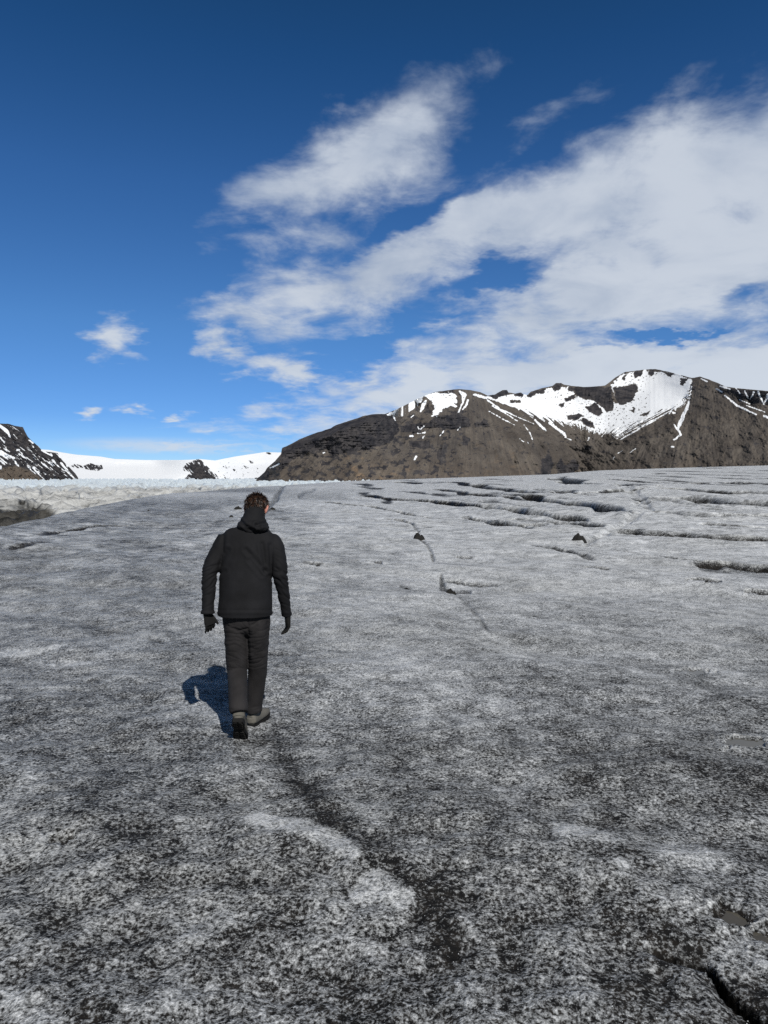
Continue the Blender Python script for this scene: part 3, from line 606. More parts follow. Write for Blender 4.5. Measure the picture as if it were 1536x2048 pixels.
def cover_R(P, Q):
    n = 5 * fbm(P / 11, Q / 8, 4, .6, 151); fl = flow(P, Q, 400, 2.0); fl2 = flow(P, Q, 500, 4.5)
    f = np.full(P.shape, -99.)
    low_edge = sstep(800, 850, Q) * 1.0
    f = np.maximum(f, poly_sd(P, Q, SN_BOWL) + (16 * low_edge + 2) * (fl * 1.1 + .5 * fl2) + 2 * n * .5)
    for c in SNOW_R: f = np.maximum(f, poly_sd(P, Q, c) + 1.0 * n + 2 * fl2 + 4 * fbm(P / 5, Q / 4, 3, .6, 157))
    for c in STROKES_R: f = np.maximum(f, stroke_sd(P + .28 * n, Q + .22 * n, c) - .15 + 1.6 * fbm(P / 4, Q / 5, 3, .6, 155))
    # the fan of snow below the right-hand snow slope
    fan = poly_sd(P, Q, [(1378, 778), (1372, 800), (1300, 838), (1240, 872), (1222, 862), (1270, 830), (1330, 800)])
    f = np.maximum(f, np.minimum(fan + 8, 30 * (fl2 + .30 * fl) - 0.5 + np.clip(fan, -4, 3) * .4))
    br = np.full(P.shape, -99.)
    for c in ROCKS_IN: br = np.maximum(br, poly_sd(P + .8 * n, Q + .6 * n, c) + 2.5 * fbm(P / 3.5, Q / 3, 3, .6, 161))
    speck = fbm(P / 5, Q / 3.4, 4, .65, 163) - .27 - .3 * sstep(1290, 1320, P) * sstep(750, 765, Q) - .25 * sstep(1150, 1060, P) * sstep(795, 800, Q)
    f = np.minimum(f, -(br + 1.0)); f = np.minimum(f, -speck * 22)
    rk = cliff_R(P, Q); rk = np.maximum(rk, sstep(-1, 2, br))
    rk = np.maximum(rk, .8 * sstep(.10, .42, fbm(P / 16, Q / 10, 5, .65, 171) + .2 * sstep(960, 880, P)))
    strat = fbm(P / 60, Q / 3.2 + P / 90, 3, .6, 173); rk = rk + .34 * strat + .24 * flow(P, Q, 600, 3.0)
    warm = sstep(.1, .5, fbm(P / 22, Q / 16, 4, .6, 181)) * (.5 * np.exp(-((P - 720) / 26) ** 2 - ((Q - 930) / 26) ** 2) * 2 + .6 * np.exp(-((P - 780) / 40) ** 2 - ((Q - 945) / 26) ** 2) + .35 * np.exp(-((P - 1000) / 70) ** 2 - ((Q - 920) / 40) ** 2))
    warm = warm + .12 * sstep(.1, .6, flow(P, Q, 700, 2.0)) + .10 * sstep(900, 960, Q)
    return dict(snow=np.clip(.5 + f / 2.4, 0, 1), rock=np.clip(rk, 0, 1), warm=np.clip(warm, 0, 1))
mr = relief('mountain', CREST_R, [(470, 1000), (560, 1002), (1536, 990), (2100, 1000)], 470, 2095, 1.15, 270,
            [(470, 2100), (560, 1750), (800, 1750), (1150, 2300), (1300, 2050), (1536, 1800), (2100, 1900)], slope_R, rel_R, cover_R, land_mat('mountain_rock'), .8, 191, tint_f=lambda P, Q: np.clip(.46 + .55 * flow(P, Q, 800, 1.0) + .42 * flow(P, Q, 850, 4.5) + .16 * fbm(P / 9, Q / 6, 4, .65, 861) + .25 * fbm(P / 45, Q / 25, 3, .5, 863) + .32 * np.exp(-((P - 760 - .5 * (Q - 930)) / 90) ** 2 - ((Q - 935) / 24) ** 2) * (1 + fbm(P / 14, Q / 10, 4, .6, 865)) - .12 * sstep(1300, 1400, P) * sstep(830, 800, Q), 0, 1))
tag(mr, kind='structure')

# ---------------------------------------------------------------- the dark snow-streaked mountain on the left
CREST_L = [(-500, 800), (-200, 840), (-60, 846), (0, 847), (20, 848), (30, 852), (46, 854), (50, 863), (56, 874), (66, 884), (78, 893), (84, 902), (92, 903), (100, 904), (115, 906), (120, 914), (126, 922), (134, 930), (142, 938), (150, 946), (156, 955), (160, 965), (166, 972)]
def cover_L(P, Q):
    n = 4 * fbm(P / 8, Q / 6, 4, .6, 251)
    c1, s1 = math.cos(.72), math.sin(.72); a = P * c1 + Q * s1; b = -P * s1 + Q * c1
    st = fbm(a / 26, b / 4.2, 5, .6, 253); f = 22 * (st - .20 - .14 * sstep(40, 10, np.abs(P - 45)) * sstep(905, 890, Q)) 
    f = np.where(Q > 940 + .1 * P, f - 2.5, f)
    for c in [[(0, 852, 3), (14, 862, 3), (20, 872, 1)], [(0, 905, 5), (14, 912, 4), (28, 916, 2)], [(-40, 930, 8), (0, 936, 5), (12, 948, 2)], [(34, 900, 2), (38, 900, 2)], [(58, 880, 1), (66, 886, 1.4)], [(84, 901, 1.6), (104, 912, 1.2)],
              [(66, 936, 1.8), (90, 962, 1)], [(122, 926, 2), (138, 946, 2.2), (150, 958, 1)], [(-30, 945, 5), (0, 950, 5), (8, 956, 1)]]:
        f = np.maximum(f, stroke_sd(P + .3 * n, Q + .3 * n, c))
    brown = sstep(-6, 6, poly_sd(P, Q, [(-200, 970), (-60, 950), (30, 932), (60, 942), (95, 966), (90, 980), (-200, 980)])); f = f - 6 * brown * sstep(0, 2, 8 - f)
    rk = .85 - .9 * brown + .3 * fbm(P / 10, Q / 8, 4, .6, 255)
    warm = .25 * np.exp(-((P - 48) / 12) ** 2 - ((Q - 893) / 22) ** 2) + .2 * brown
    return dict(snow=np.clip(.5 + f / 2.2, 0, 1), rock=np.clip(rk, 0, 1), warm=np.clip(warm, 0, 1))
ml = relief('mountain_far', CREST_L, [(-500, 985), (166, 985)], -500, 165.5, .9, 190, [(-500, 3800), (0, 4200), (166, 4700)], lambda P, Q: np.clip(38 + 14 * fbm(P / 26, Q / 20, 3, .5, 261), 22, 65),
            lambda P, Q, D: D / F * (13 * fbm((P * .75 + Q * .66) / 20, (Q * .75 - P * .66) / 7, 5, .6, 263) + 6 * fbm(P / 8, Q / 8, 4, .6, 265)) * np.clip((Q - Q.min(0)[None]) / 10, 0, 1),
            cover_L, land_mat('far_rock'), 1.1, 267)
ml.name = 'mountain'; tag(ml, kind='structure')

# ---------------------------------------------------------------- the icefall and snowfields that close the valley
CREST_F = [(-100, 885), (100, 900), (125, 905), (150, 909), (200, 913), (230, 918), (290, 920), (360, 920), (390, 919), (400, 918), (430, 921), (470, 913), (510, 907), (530, 904), (560, 905), (640, 903), (900, 900)]
ROCK_F = [[(366, 935), (372, 927), (385, 922), (394, 918), (402, 920), (412, 930), (424, 942), (434, 950), (442, 962), (446, 968), (420, 968), (392, 969), (374, 969), (360, 964), (372, 955), (380, 944), (368, 942)],
          [(142, 932), (150, 927), (165, 932), (180, 926), (192, 930), (204, 930), (206, 937), (196, 942), (182, 941), (165, 936), (150, 937)], [(440, 928), (452, 932), (456, 938), (444, 933)], [(486, 930), (498, 935), (492, 938)],
          [(306, 967), (330, 966), (350, 970), (330, 972)], [(446, 948), (458, 958), (462, 965), (452, 962)], [(464, 936), (472, 940), (468, 943)], [(492, 958), (520, 954), (535, 960), (500, 972)], [(530, 905), (543, 905), (544, 909), (538, 909)], [(496, 921), (504, 920), (508, 926), (500, 927)]]
def cover_F(P, Q):
    n = 3 * fbm(P / 6, Q / 5, 4, .6, 351); f = np.full(P.shape, -99.)
    for c in ROCK_F: f = np.maximum(f, poly_sd(P + .5 * n, Q + .4 * n, c))
    st = fbm((P * .64 + Q * .77) / 15, (Q * .64 - P * .77) / 2.6, 4, .6, 353); f = f - 34 * np.clip(st - .06, 0, 1) * (f > -3)
    f = np.maximum(f, np.where((P > 435) & (Q > 925), 9 * (fbm(P / 7, Q / 4, 4, .65, 355) - .36), -9))
    return dict(snow=np.clip(.5 - f / 1.8, 0, 1), rock=np.full(P.shape, .9), warm=np.zeros(P.shape))
def rel_F(P, Q, D):
    k = D / F; fall = sstep(918, 928, Q) * sstep(470, 430, P) * sstep(190, 240, P)
    rock = np.full(P.shape, -99.)
    for c in ROCK_F[:2]: rock = np.maximum(rock, poly_sd(P, Q, c))
    out = k * (2.5 * fbm(P / 30, Q / 9, 4, .5, 361) + fall * (2.2 * fbm(P / 7, Q / 2.6, 4, .65, 363, True)) + .25 * fbm(P / 5, Q / 2, 3, .6, 365))
    out -= k * 14 * sstep(-2, 14, rock) + k * sstep(-1, 2, rock) * 7 * fbm((P * .64 + Q * .77) / 12, (Q * .64 - P * .77) / 3, 4, .6, 367)
    return out * np.clip((Q - Q.min(0)[None]) / 6, 0, 1)
mf = relief('snowfield', CREST_F, [(-100, 984), (900, 984)], -100, 890, 1.0, 150, [(-100, 5600), (200, 5200), (500, 5200), (900, 5200)], lambda P, Q: np.clip(9 + 5 * fbm(P / 40, Q / 12, 3, .5, 371) + 9 * sstep(950, 935, Q) * sstep(935, 925, Q), 6, 30) + 22 * sstep(-2, 4, poly_sd(P, Q, ROCK_F[0])),
            rel_F, cover_F, land_mat('far_snow'), .25, 373, back=4000, backdrop=.05)
tag(mf, kind='structure')

# ================================================================ THE PERSON
def W(px, py, Y):
    u, e = ray(px, py); return Vector((float(u) * Y, Y, CAMZ + float(e) * Y))
def M(px, Y): return px * Y / F                 # picture units to metres at a distance
def loft(bm, secs, n=20, cap=True, side=(1, 0, 0), power=2.0):
    """secs: (centre Vector, half width, half depth); sections stand across the path"""
    rings = []
    for i, (c, a, b) in enumerate(secs):
        t = (secs[min(i + 1, len(secs) - 1)][0] - secs[max(i - 1, 0)][0]).normalized()
        s = Vector(side); s = (s - t * s.dot(t)).normalized(); d = t.cross(s)
        ring = []
        for k in range(n):
            th = 2 * math.pi * k / n; cx, sx = math.cos(th), math.sin(th)
            cx = math.copysign(abs(cx) ** (2 / power), cx); sx = math.copysign(abs(sx) ** (2 / power), sx)
            ring.append(bm.verts.new(c + s * a * cx + d * b * sx))
        rings.append(ring)
    for r0, r1 in zip(rings, rings[1:]):
        for k in range(n): bm.faces.new((r0[k], r0[(k + 1) % n], r1[(k + 1) % n], r1[k]))
    if cap:
        bm.faces.new(list(reversed(rings[0]))); bm.faces.new(rings[-1])
    return rings
def smooth_path(pts, sub=4):
    """Catmull-Rom through (Vector, a, b)"""
    out = []; n = len(pts); arr = [(*p[0], p[1], p[2]) for p in pts]; arr = np.array(arr, float)
    for i in range(n - 1):
        p0, p1, p2, p3 = arr[max(i - 1, 0)], arr[i], arr[i + 1], arr[min(i + 2, n - 1)]
        for k in range(sub):
            t = k / sub; v = .5 * ((2 * p1) + (-p0 + p2) * t + (2 * p0 - 5 * p1 + 4 * p2 - p3) * t * t + (-p0 + 3 * p1 - 3 * p2 + p3) * t ** 3)
            out.append(v)
    out.append(arr[-1]); return [(Vector(v[:3]), max(v[3], .002), max(v[4], .002)) for v in out]
def ball(bm, c, r, seg=16):
    mtx = Matrix.Translation(c) @ Matrix.Diagonal((r[0], r[1], r[2], 1)); bmesh.ops.create_uvsphere(bm, u_segments=seg, v_segments=seg // 2 + 2, radius=1, matrix=mtx)
def fuse(name, bm, mat, parent, voxel=.006, smooth_it=4, deform=None):
    """one continuous skin grown over the overlapping forms"""
    bmesh.ops.recalc_face_normals(bm, faces=bm.faces)
    me = bpy.data.meshes.new(name + '_raw'); bm.to_mesh(me); bm.free()
    o = bpy.data.objects.new(name + '_raw', me); C.objects.link(o)
    r_ = o.modifiers.new('r', 'REMESH'); r_.mode = 'VOXEL'; r_.voxel_size = voxel; r_.use_smooth_shade = True
    s_ = o.modifiers.new('s', 'SMOOTH'); s_.factor = .6; s_.iterations = smooth_it
    dg = bpy.context.evaluated_depsgraph_get(); dg.update()
    out = bpy.data.meshes.new_from_object(o.evaluated_get(dg), depsgraph=dg)
    bpy.data.objects.remove(o); bpy.data.meshes.remove(me); out.name = name
    if deform:
        n = len(out.vertices); co = np.empty(n * 3, np.float32); out.vertices.foreach_get('co', co); nr = np.empty(n * 3, np.float32); out.vertices.foreach_get('normal', nr)
        co = co.reshape(-1, 3); nr = nr.reshape(-1, 3); co = co + nr * deform(co)[:, None]; out.vertices.foreach_set('co', co.astype(np.float32).ravel())
    out.polygons.foreach_set('use_smooth', np.ones(len(out.polygons), bool)); out.update()
    ob = bpy.data.objects.new(name, out); C.objects.link(ob); out.materials.append(mat)
    if parent: ob.parent = parent
    return ob
def cloth(name, col, scale=60, rough=.85, fade=0.0, bstr=.35):
    m, t, b = new_mat(name); co = objco(t); n = noise(t, co, scale, 4, .6); n2 = noise(t, co, 7, 3, .5)
    c2 = tuple(min(1, c * 1.6) for c in col)
    t.links.new(mixc(t, smooth(t, n2, .35, .7), col, c2), b.inputs['Base Color']); b.inputs['Roughness'].default_value = rough
    b.inputs['Specular IOR Level'].default_value = .25; bump(t, b, n, bstr, .003)
    return m
M_JACK = cloth('black_softshell', (.0062, .0064, .0078), 90); M_TROU = cloth('charcoal_trouser_cloth', (.016, .0150, .0158), 120)
M_GLOVE = cloth('black_knit', (.006, .006, .006), 400); M_BOOT = cloth('grey_boot_leather', (.085, .081, .070), 90, .7, bstr=.6); M_SOLE = cloth('black_rubber', (.006, .006, .006), 200, .8)
M_LACE = cloth('dark_lace', (.05, .045, .04), 200)
def skin_mat():
    m, t, b = new_mat('skin'); co = objco(t); n = noise(t, co, 30, 3, .5)
    t.links.new(mixc(t, n, (.50, .21, .16), (.62, .30, .24)), b.inputs['Base Color']); b.inputs['Roughness'].default_value = .5
    b.inputs['Subsurface Weight'].default_value = .15; b.inputs['Subsurface Scale'].default_value = .01; return m
M_SKIN = skin_mat()
def hair_mat():
    m, t, b = new_mat('brown_hair'); co = objco(t); n = noise(t, co, 45, 4, .6)
    t.links.new(mixc(t, smooth(t, n, .42, .72), (.010, .0055, .004), (.085, .044, .026)), b.inputs['Base Color']); b.inputs['Roughness'].default_value = .45; return m
M_HAIR = hair_mat()

YB = 5.10                                   # distance of the figure's trunk
def surf_z(x, y):
    """height of the finished ground below a point (nearest vertex of the fan)"""
    rr_ = math.hypot(x, y); a = math.atan2(x, y); j = int(np.argmin(np.abs(ang - a))); i = int(np.argmin(np.abs(r - rr_))); return float(Z[i, j])
gz = lambda x, y: float(zbase(np.array(x / y), np.array(y)))
base_pt = Vector((W(500, 1450, 5.15).x, 5.1, gz(-.95, 5.1)))

def Mx(px): return M(px, YB)
JT = [(502, 1052, 27, .075, 5.20), (502, 1060, 38, .088, 5.19), (501, 1067, 50, .098, 5.18), (500, 1077, 57, .108, 5.17), (499, 1092, 58, .118, 5.16), (497, 1112, 56, .125, 5.15),
      (493, 1140, 53, .128, 5.13), (491, 1170, 52, .130, 5.11), (491, 1200, 53.5, .134, 5.10), (490.5, 1218, 54.5, .140, 5.09), (490.5, 1229, 55, .142, 5.09)]
SLL = [(452, 1076, 17, 5.17), (444, 1090, 18, 5.15), (434, 1110, 18.5, 5.13), (424, 1130, 18, 5.10), (419, 1146, 17, 5.08), (417.5, 1165, 16, 5.06), (417, 1190, 14.6, 5.04), (416, 1212, 13.2, 5.02), (415.5, 1226, 12.6, 5.01)]
SLR = [(546, 1080, 16, 5.17), (553, 1096, 17, 5.15), (557, 1115, 16.8, 5.13), (560, 1138, 16.2, 5.11), (562, 1156, 15.6, 5.11), (565, 1175, 14.4, 5.13), (569, 1200, 12.4, 5.16), (572, 1220, 10.6, 5.18), (573.5, 1231, 10, 5.19)]
def sleeve(bm, lst, k=.95, dk=1.0): loft(bm, smooth_path([(W(a, b, y), M(r_, y) * k, M(r_, y) * 1.08 * k * dk) for a, b, r_, y in lst]), 18)
def folds_jacket(co):
    x, y, z = co[:, 0], co[:, 1], co[:, 2]; px_, py_ = proj(x, y, z)
    d = np.zeros(len(co))
    arm = np.maximum(sstep(440, 428, px_), sstep(546, 554, px_))
    elbow = np.exp(-((py_ - 1150) / 24) ** 2) + .5 * np.exp(-((py_ - 1195) / 24) ** 2) + .35 * np.exp(-((py_ - 1095) / 18) ** 2)
    slant = np.where(px_ < 490, py_ + .5 * (px_ - 415), py_ - .6 * (px_ - 560))
    d += arm * elbow * (-.010 * np.clip(1 - 3.0 * np.abs(perlin(slant / 12, px_ / 45, 901)), 0, 1) + .005 * perlin(slant / 16, px_ / 30, 902))
    back = 1 - arm
    # long creases falling from the right armpit across the back, and small ones at the waist
    for (x0, y0, x1, y1, wd, am) in [(492, 1100, 530, 1142, 3, .006), (524, 1088, 532, 1142, 2.6, .006), (530, 1142, 545, 1160, 3, .006), (455, 1100, 440, 1130, 2.6, .005), (446, 1065, 447, 1105, 1.5, .004), (500, 1120, 524, 1150, 2.5, .005), (540, 1090, 541, 1140, 1.6, .005), (436, 1150, 450, 1142, 2, .004)]:
        q = stroke_sd(px_, py_, [(x0, y0, wd), (x1, y1, wd * .6)]); d -= am * sstep(-3, 2, q); d += am * .5 * np.exp(-((q + 6) / 3) ** 2)
    d += back * .006 * fbm(px_ / 45, py_ / 60, 3, .5, 903)
    d += .0030 * np.exp(-((py_ - 1226) / 3) ** 2) - .002 * np.exp(-((py_ - 1220) / 1.6) ** 2) * back
    return d
person = bpy.data.objects.new('person', None); C.objects.link(person)
tag(person, 'man walking away in black hooded jacket, dark trousers, gloves and grey boots', 'person')

# ---- body: one continuous surface under the clothes
HC = W(513.5, 1017, 5.235)                     # centre of the skull
def rotm(ax, deg): return Matrix.Rotation(math.radians(deg), 3, ax)
HR = rotm('Z', -10) @ rotm('X', -30)           # face turned down and slightly right (forward is +y)
def H(x, y, z): return HC + HR @ Vector((x, y, z))
b = bmesh.new()
ball(b, H(0, -.005, .01), (.074, .088, .084), 24); ball(b, H(0, .035, -.055), (.054, .058, .062), 20); ball(b, H(0, .055, -.095), (.030, .028, .022), 14)   # skull, jaw, chin
loft(b, [(H(0, .088, .012), .009, .009), (H(0, .102, -.012), .012, .012), (H(0, .110, -.030), .017, .013), (H(0, .092, -.036), .014, .010)], 10)             # nose
ball(b, H(0, .083, -.058), (.024, .012, .007), 12); ball(b, H(0, .082, -.069), (.021, .011, .007), 12)                                              # lips
for s in (-1, 1):
    ball(b, H(s * .031, .074, .004), (.014, .014, .011), 12); ball(b, H(s * .030, .080, .026), (.022, .012, .007), 12)                                # eyes, brows
    ear = [(H(s * .074, -.004, -.045), .008, .006), (H(s * .082, -.012, -.030), .013, .007), (H(s * .087, -.014, -.008), .018, .008), (H(s * .088, -.013, .012), .016, .007), (H(s * .084, -.010, .022), .008, .005)]
    loft(b, ear, 12, side=(0, 1, 0))
loft(b, smooth_path([(H(0, -.01, -.04), .052, .055), (W(508, 1045, 5.21), .056, .058), (W(503, 1058, 5.19), .075, .07), (W(501, 1070, 5.18), .15, .085), (W(499, 1090, 5.16), .17, .10), (W(495, 1130, 5.14), .155, .10),
                     (W(492, 1180, 5.11), .145, .10), (W(492, 1220, 5.10), .145, .085), (W(493, 1240, 5.10), .13, .075)]), 22)
sleeve(b, SLL, .62); sleeve(b, SLR, .62)
LL = [(474, 1235, 23, 5.10, 30), (472.5, 1255, 23.5, 5.10, 30), (472.5, 1290, 23, 5.10, 26), (473, 1320, 21.5, 5.10, 23), (474.5, 1345, 20, 5.09, 21), (475.5, 1372, 19.4, 4.98, 21), (476, 1400, 19.2, 4.87, 21), (476.5, 1411, 19.5, 4.83, 21), (477.5, 1419, 19.8, 4.81, 21), (478, 1425, 17.5, 4.80, 19)]
LR = [(515, 1235, 25, 5.10, 30), (517, 1255, 23.5, 5.105, 30), (517, 1290, 20.8, 5.125, 25), (516, 1320, 19.6, 5.16, 22), (515, 1345, 19.2, 5.19, 20), (512.5, 1372, 17.6, 5.21, 19), (510, 1400, 15.8, 5.215, 20), (508.5, 1409, 16, 5.215, 20), (508, 1417, 16.6, 5.21, 20), (508, 1423, 15.4, 5.21, 18)]
for lst in (LL, LR): loft(b, smooth_path([(W(a, p, y), M(r_, y) * .62, M(d, y) * .62) for a, p, r_, y, d in lst[:-3]]), 16)
hl, hr_ = W(414, 1226, 5.01), W(574, 1231, 5.19)
for h_ in (hl, hr_): ball(b, h_ + Vector((.003, .003, -.03)), (.016, .012, .05), 12)
body = fuse('body', b, M_SKIN, person, .0055, 2)

# ---- jacket
b = bmesh.new()
loft(b, smooth_path([(W(a, p, y), M(hw, y), d) for a, p, hw, d, y in JT], 3), 40, power=2.3)
ball(b, W(455, 1077, 5.17), (.060, .070, .052)); ball(b, W(545, 1082, 5.17), (.062, .070, .056))
sleeve(b, SLL); sleeve(b, SLR)
for c_, r_ in ((W(415.5, 1225, 5.01), 13.4), (W(573.5, 1230, 5.19), 10.8)): loft(b, [(c_ + Vector((0, 0, .012)), M(r_, 5.1), M(r_, 5.1)), (c_ + Vector((0, 0, -.006)), M(r_, 5.1), M(r_, 5.1))], 16)
jacket = fuse('jacket', b, M_JACK, person, .0055, 3, folds_jacket)
# the hood, bunched up behind the neck
b = bmesh.new()
HD = [(512, 1014, 17.5, .060, 5.195), (511, 1022, 19.5, .072, 5.19), (508.5, 1032, 21.5, .082, 5.18), (507, 1041, 25, .090, 5.17), (506, 1050, 30.5, .098, 5.16), (505.5, 1057, 32.5, .100, 5.155), (506, 1062, 26, .09, 5.155)]
loft(b, smooth_path([(W(a, p, y) + Vector((0, .01, 0)), M(hw, y), d) for a, p, hw, d, y in HD], 3), 32)
ball(b, W(489, 1053, 5.12), (.055, .055, .028)); ball(b, W(518, 1057, 5.10), (.068, .055, .026)); ball(b, W(503, 1050, 5.09), (.065, .04, .035))
def folds_hood(co):
    x, y, z = co[:, 0], co[:, 1], co[:, 2]; p, q = proj(x, y, z); d = .003 * fbm(p / 12, q / 9, 3, .5, 911)
    for pts in ([(512, 1049, 2.2), (519, 1056, 1.6)], [(482, 1043, 1.6), (492, 1053, 1.5), (507, 1060, 1.2)], [(514, 1049, 1), (530, 1046, 1)], [(498, 1061, 1.5), (518, 1062, 1.5), (532, 1058, 1)]):
        s_ = stroke_sd(p, q, pts); d -= .007 * sstep(-3, 1.5, s_); d += .004 * np.exp(-((s_ + 4.5) / 2) ** 2)
    return d
hood = fuse('hood', b, M_JACK, jacket, .005, 3, folds_hood)

# ---- trousers
b = bmesh.new()
loft(b, smooth_path([(W(491, 1212, 5.10), M(46, 5.1), .115), (W(492, 1228, 5.10), M(47, 5.1), .122), (W(493.5, 1245, 5.10), M(47.5, 5.1), .118), (W(494, 1258, 5.10), M(46, 5.1), .098), (W(494.5, 1268, 5.10), M(40, 5.1), .07)]), 32, power=2.4)
for lst in (LL, LR): loft(b, smooth_path([(W(a, p, y), M(r_, y), M(d, y) * 1.02) for a, p, r_, y, d in lst]), 24, power=2.15)
def folds_tr(co):
    x, y, z = co[:, 0], co[:, 1], co[:, 2]; p, q = proj(x, y, z); left = p < 496
    m = sstep(1236, 1250, q) * sstep(1352, 1325, q) + .8 * sstep(1408, 1418, q)
    cen = np.where(left, 473, 516); sag = q + .010 * (p - cen) ** 2 * np.where(left, -1, 1) - .25 * (p - cen) * np.where(left, 1, -1)
    d = -m * .0034 * np.clip(1 - 2.6 * np.abs(perlin(sag / 8.5, p / 30, 921)), 0, 1) + m * .004 * perlin(sag / 17, p / 16, 923)
    d += .003 * fbm(p / 14, q / 30, 3, .5, 925)
    d -= .006 * np.exp(-((p - np.interp(q, [1220, 1270, 1420], [495, 497, 496])) / 2.2) ** 2) * sstep(1290, 1260, q)
    for pts in ([(455, 1252, 1.5), (475, 1262, 1.5), (494, 1258, 1)], [(505, 1250, 1), (520, 1240, 1)], [(535, 1245, 1), (537, 1262, 1)]):
        s_ = stroke_sd(p, q, pts); d -= .006 * sstep(-3, 1.5, s_)
    return d
trousers = fuse('trousers', b, M_TROU, person, .0055, 3, folds_tr)

# ---- gloves: palm, four fingers and a thumb
def glove(wrist, palm_dir, side_v, lens, curls, thumb_dir, inward):
    b = bmesh.new(); pd = palm_dir.normalized(); sv = (side_v - pd * side_v.dot(pd)).normalized(); nv = pd.cross(sv)
    loft(b, smooth_path([(wrist + pd * -.02, .031, .026), (wrist + pd * .02, .033, .022), (wrist + pd * .06, .040, .019), (wrist + pd * .088, .040, .016)]), 16, side=tuple(sv))
    for i, ln_ in enumerate(lens):
        o = (i - 1.5) * .019; p = wrist + pd * .080 + sv * o; d = (pd + sv * (i - 1.5) * .05).normalized(); pts = [(p - d * .015, .0098, .0098), (p, .0100, .0100)]
        ax = sv * (1 if inward > 0 else -1)
        for k in range(3):
            d = (Matrix.Rotation(math.radians(curls[i]), 3, ax) @ d).normalized(); p = p + d * ln_ / 3; pts.append((p.copy(), .0095 - .0012 * k, .0095 - .0012 * k))
        loft(b, smooth_path(pts, 2), 10, side=tuple(sv)); ball(b, pts[-1][0], (.0072,) * 3, 8)
    td = thumb_dir.normalized(); q = wrist + pd * .03 + sv * .028 * (1 if thumb_dir.dot(sv) > 0 else -1)
    loft(b, smooth_path([(q - td * .01, .013, .013), (q + td * .02, .0125, .012), (q + td * .045 + pd * .006, .0105, .0105), (q + td * .062 + pd * .014, .008, .008)]), 10, side=tuple(nv))
    g = fuse('glove', b, M_GLOVE, person, .0034, 1); return g
glove(hl + Vector((.002, 0, 0)), Vector((.22, .05, -1)), Vector((.75, .6, 0)), (.066, .075, .070, .056), (16, 18, 18, 20), Vector((.62, .1, -.75)), 1)
glove(hr_ + Vector((.004, 0, .002)), Vector((.02, .06, -1)), Vector((.35, -.93, 0)), (.060, .072, .076, .070), (17, 20, 22, 24), Vector((-.10, .6, -.75)), -1)

# ---- boots (built along +y from the heel, then set down)
def boot(mtx, lace=True):
    b = bmesh.new()
    secs = [(-.002, .058, .030, .036), (.012, .060, .037, .050), (.05, .062, .040, .058), (.10, .056, .041, .052), (.15, .048, .045, .044), (.20, .040, .048, .036), (.245, .036, .045, .030), (.275, .032, .034, .024), (.292, .028, .018, .014)]
    loft(b, [(Vector((0, y, z + .012)), a, c) for y, z, a, c in secs], 20, power=2.3)
    loft(b, smooth_path([(Vector((0, .05, .06)), .040, .050), (Vector((0, .050, .10)), .040, .046), (Vector((0, .050, .13)), .042, .046)]), 20)
    loft(b, [(Vector((0, .02, .05)), .043, .032), (Vector((0, .016, .085)), .040, .028)], 16)
    for v in b.verts: v.co.z = max(v.co.z, .016)
    for v in b.verts: v.co = mtx @ v.co
    bt = fuse('boot', b, M_BOOT, person, .005, 2)
    b = bmesh.new(); prof = [(0, .032), (.02, .042), (.06, .044), (.10, .038), (.14, .042), (.19, .052), (.235, .051), (.27, .038), (.293, .016)]
    top = []; bot = []
    pts = [(-w_, y) for y, w_ in prof] + [(w_, y) for y, w_ in reversed(prof)]
    for x, y in pts:
        zt = .030 if y < .09 else .022; up = .012 * max(0, (y - .2) / .09) ** 2
        top.append(b.verts.new((x * 1.02, y, zt + up))); bot.append(b.verts.new((x * .96, y, (0 if (y < .085 or y > .135) else .010) + up)))
    b.faces.new(top); b.faces.new(list(reversed(bot)))
    for k in range(len(pts)): b.faces.new((bot[k], bot[(k + 1) % len(pts)], top[(k + 1) % len(pts)], top[k]))
    for y in np.arange(.012, .285, .021):                                # lugs of the tread
        if .085 < y < .13: continue
        for sx in (-1, 1):
            hw = float(np.interp(y, [p[0] for p in prof], [p[1] for p in prof])) * .78
            bmesh.ops.create_cube(b, size=1, matrix=Matrix.Translation((sx * hw * .55, y, -.003 + .012 * max(0, (y - .2) / .09) ** 2)) @ Matrix.Rotation(.3 * sx, 4, 'Z') @ Matrix.Diagonal((hw * .75, .011, .007, 1)))
    for v in b.verts: v.co = mtx @ v.co
    bmesh.ops.recalc_face_normals(b, faces=b.faces)
    me = bpy.data.meshes.new('sole'); b.to_mesh(me); b.free(); me.materials.append(M_SOLE); so = bpy.data.objects.new('sole', me); C.objects.link(so); so.parent = bt
    b = bmesh.new()
    for k in range(4):
        y = .105 + .022 * k; z = .108 - .017 * k
        loft(b, [(Vector((-.024, y, z - .004)), .002, .002), (Vector((0, y + .006, z + .004)), .0022, .0022), (Vector((.024, y + .010, z - .006)), .002, .002)], 6, side=(0, 0, 1))
    loft(b, [(Vector((0, .050, .126)) + Vector((.041 * math.cos(a), .045 * math.sin(a), 0)), .004, .006) for a in np.linspace(0, 2 * math.pi, 25)], 6, side=(0, 0, 1), cap=False)
    for v in b.verts: v.co = mtx @ v.co
    me = bpy.data.meshes.new('laces'); b.to_mesh(me); b.free(); me.materials.append(M_LACE); lo = bpy.data.objects.new('laces', me); C.objects.link(lo); lo.parent = bt
    return bt
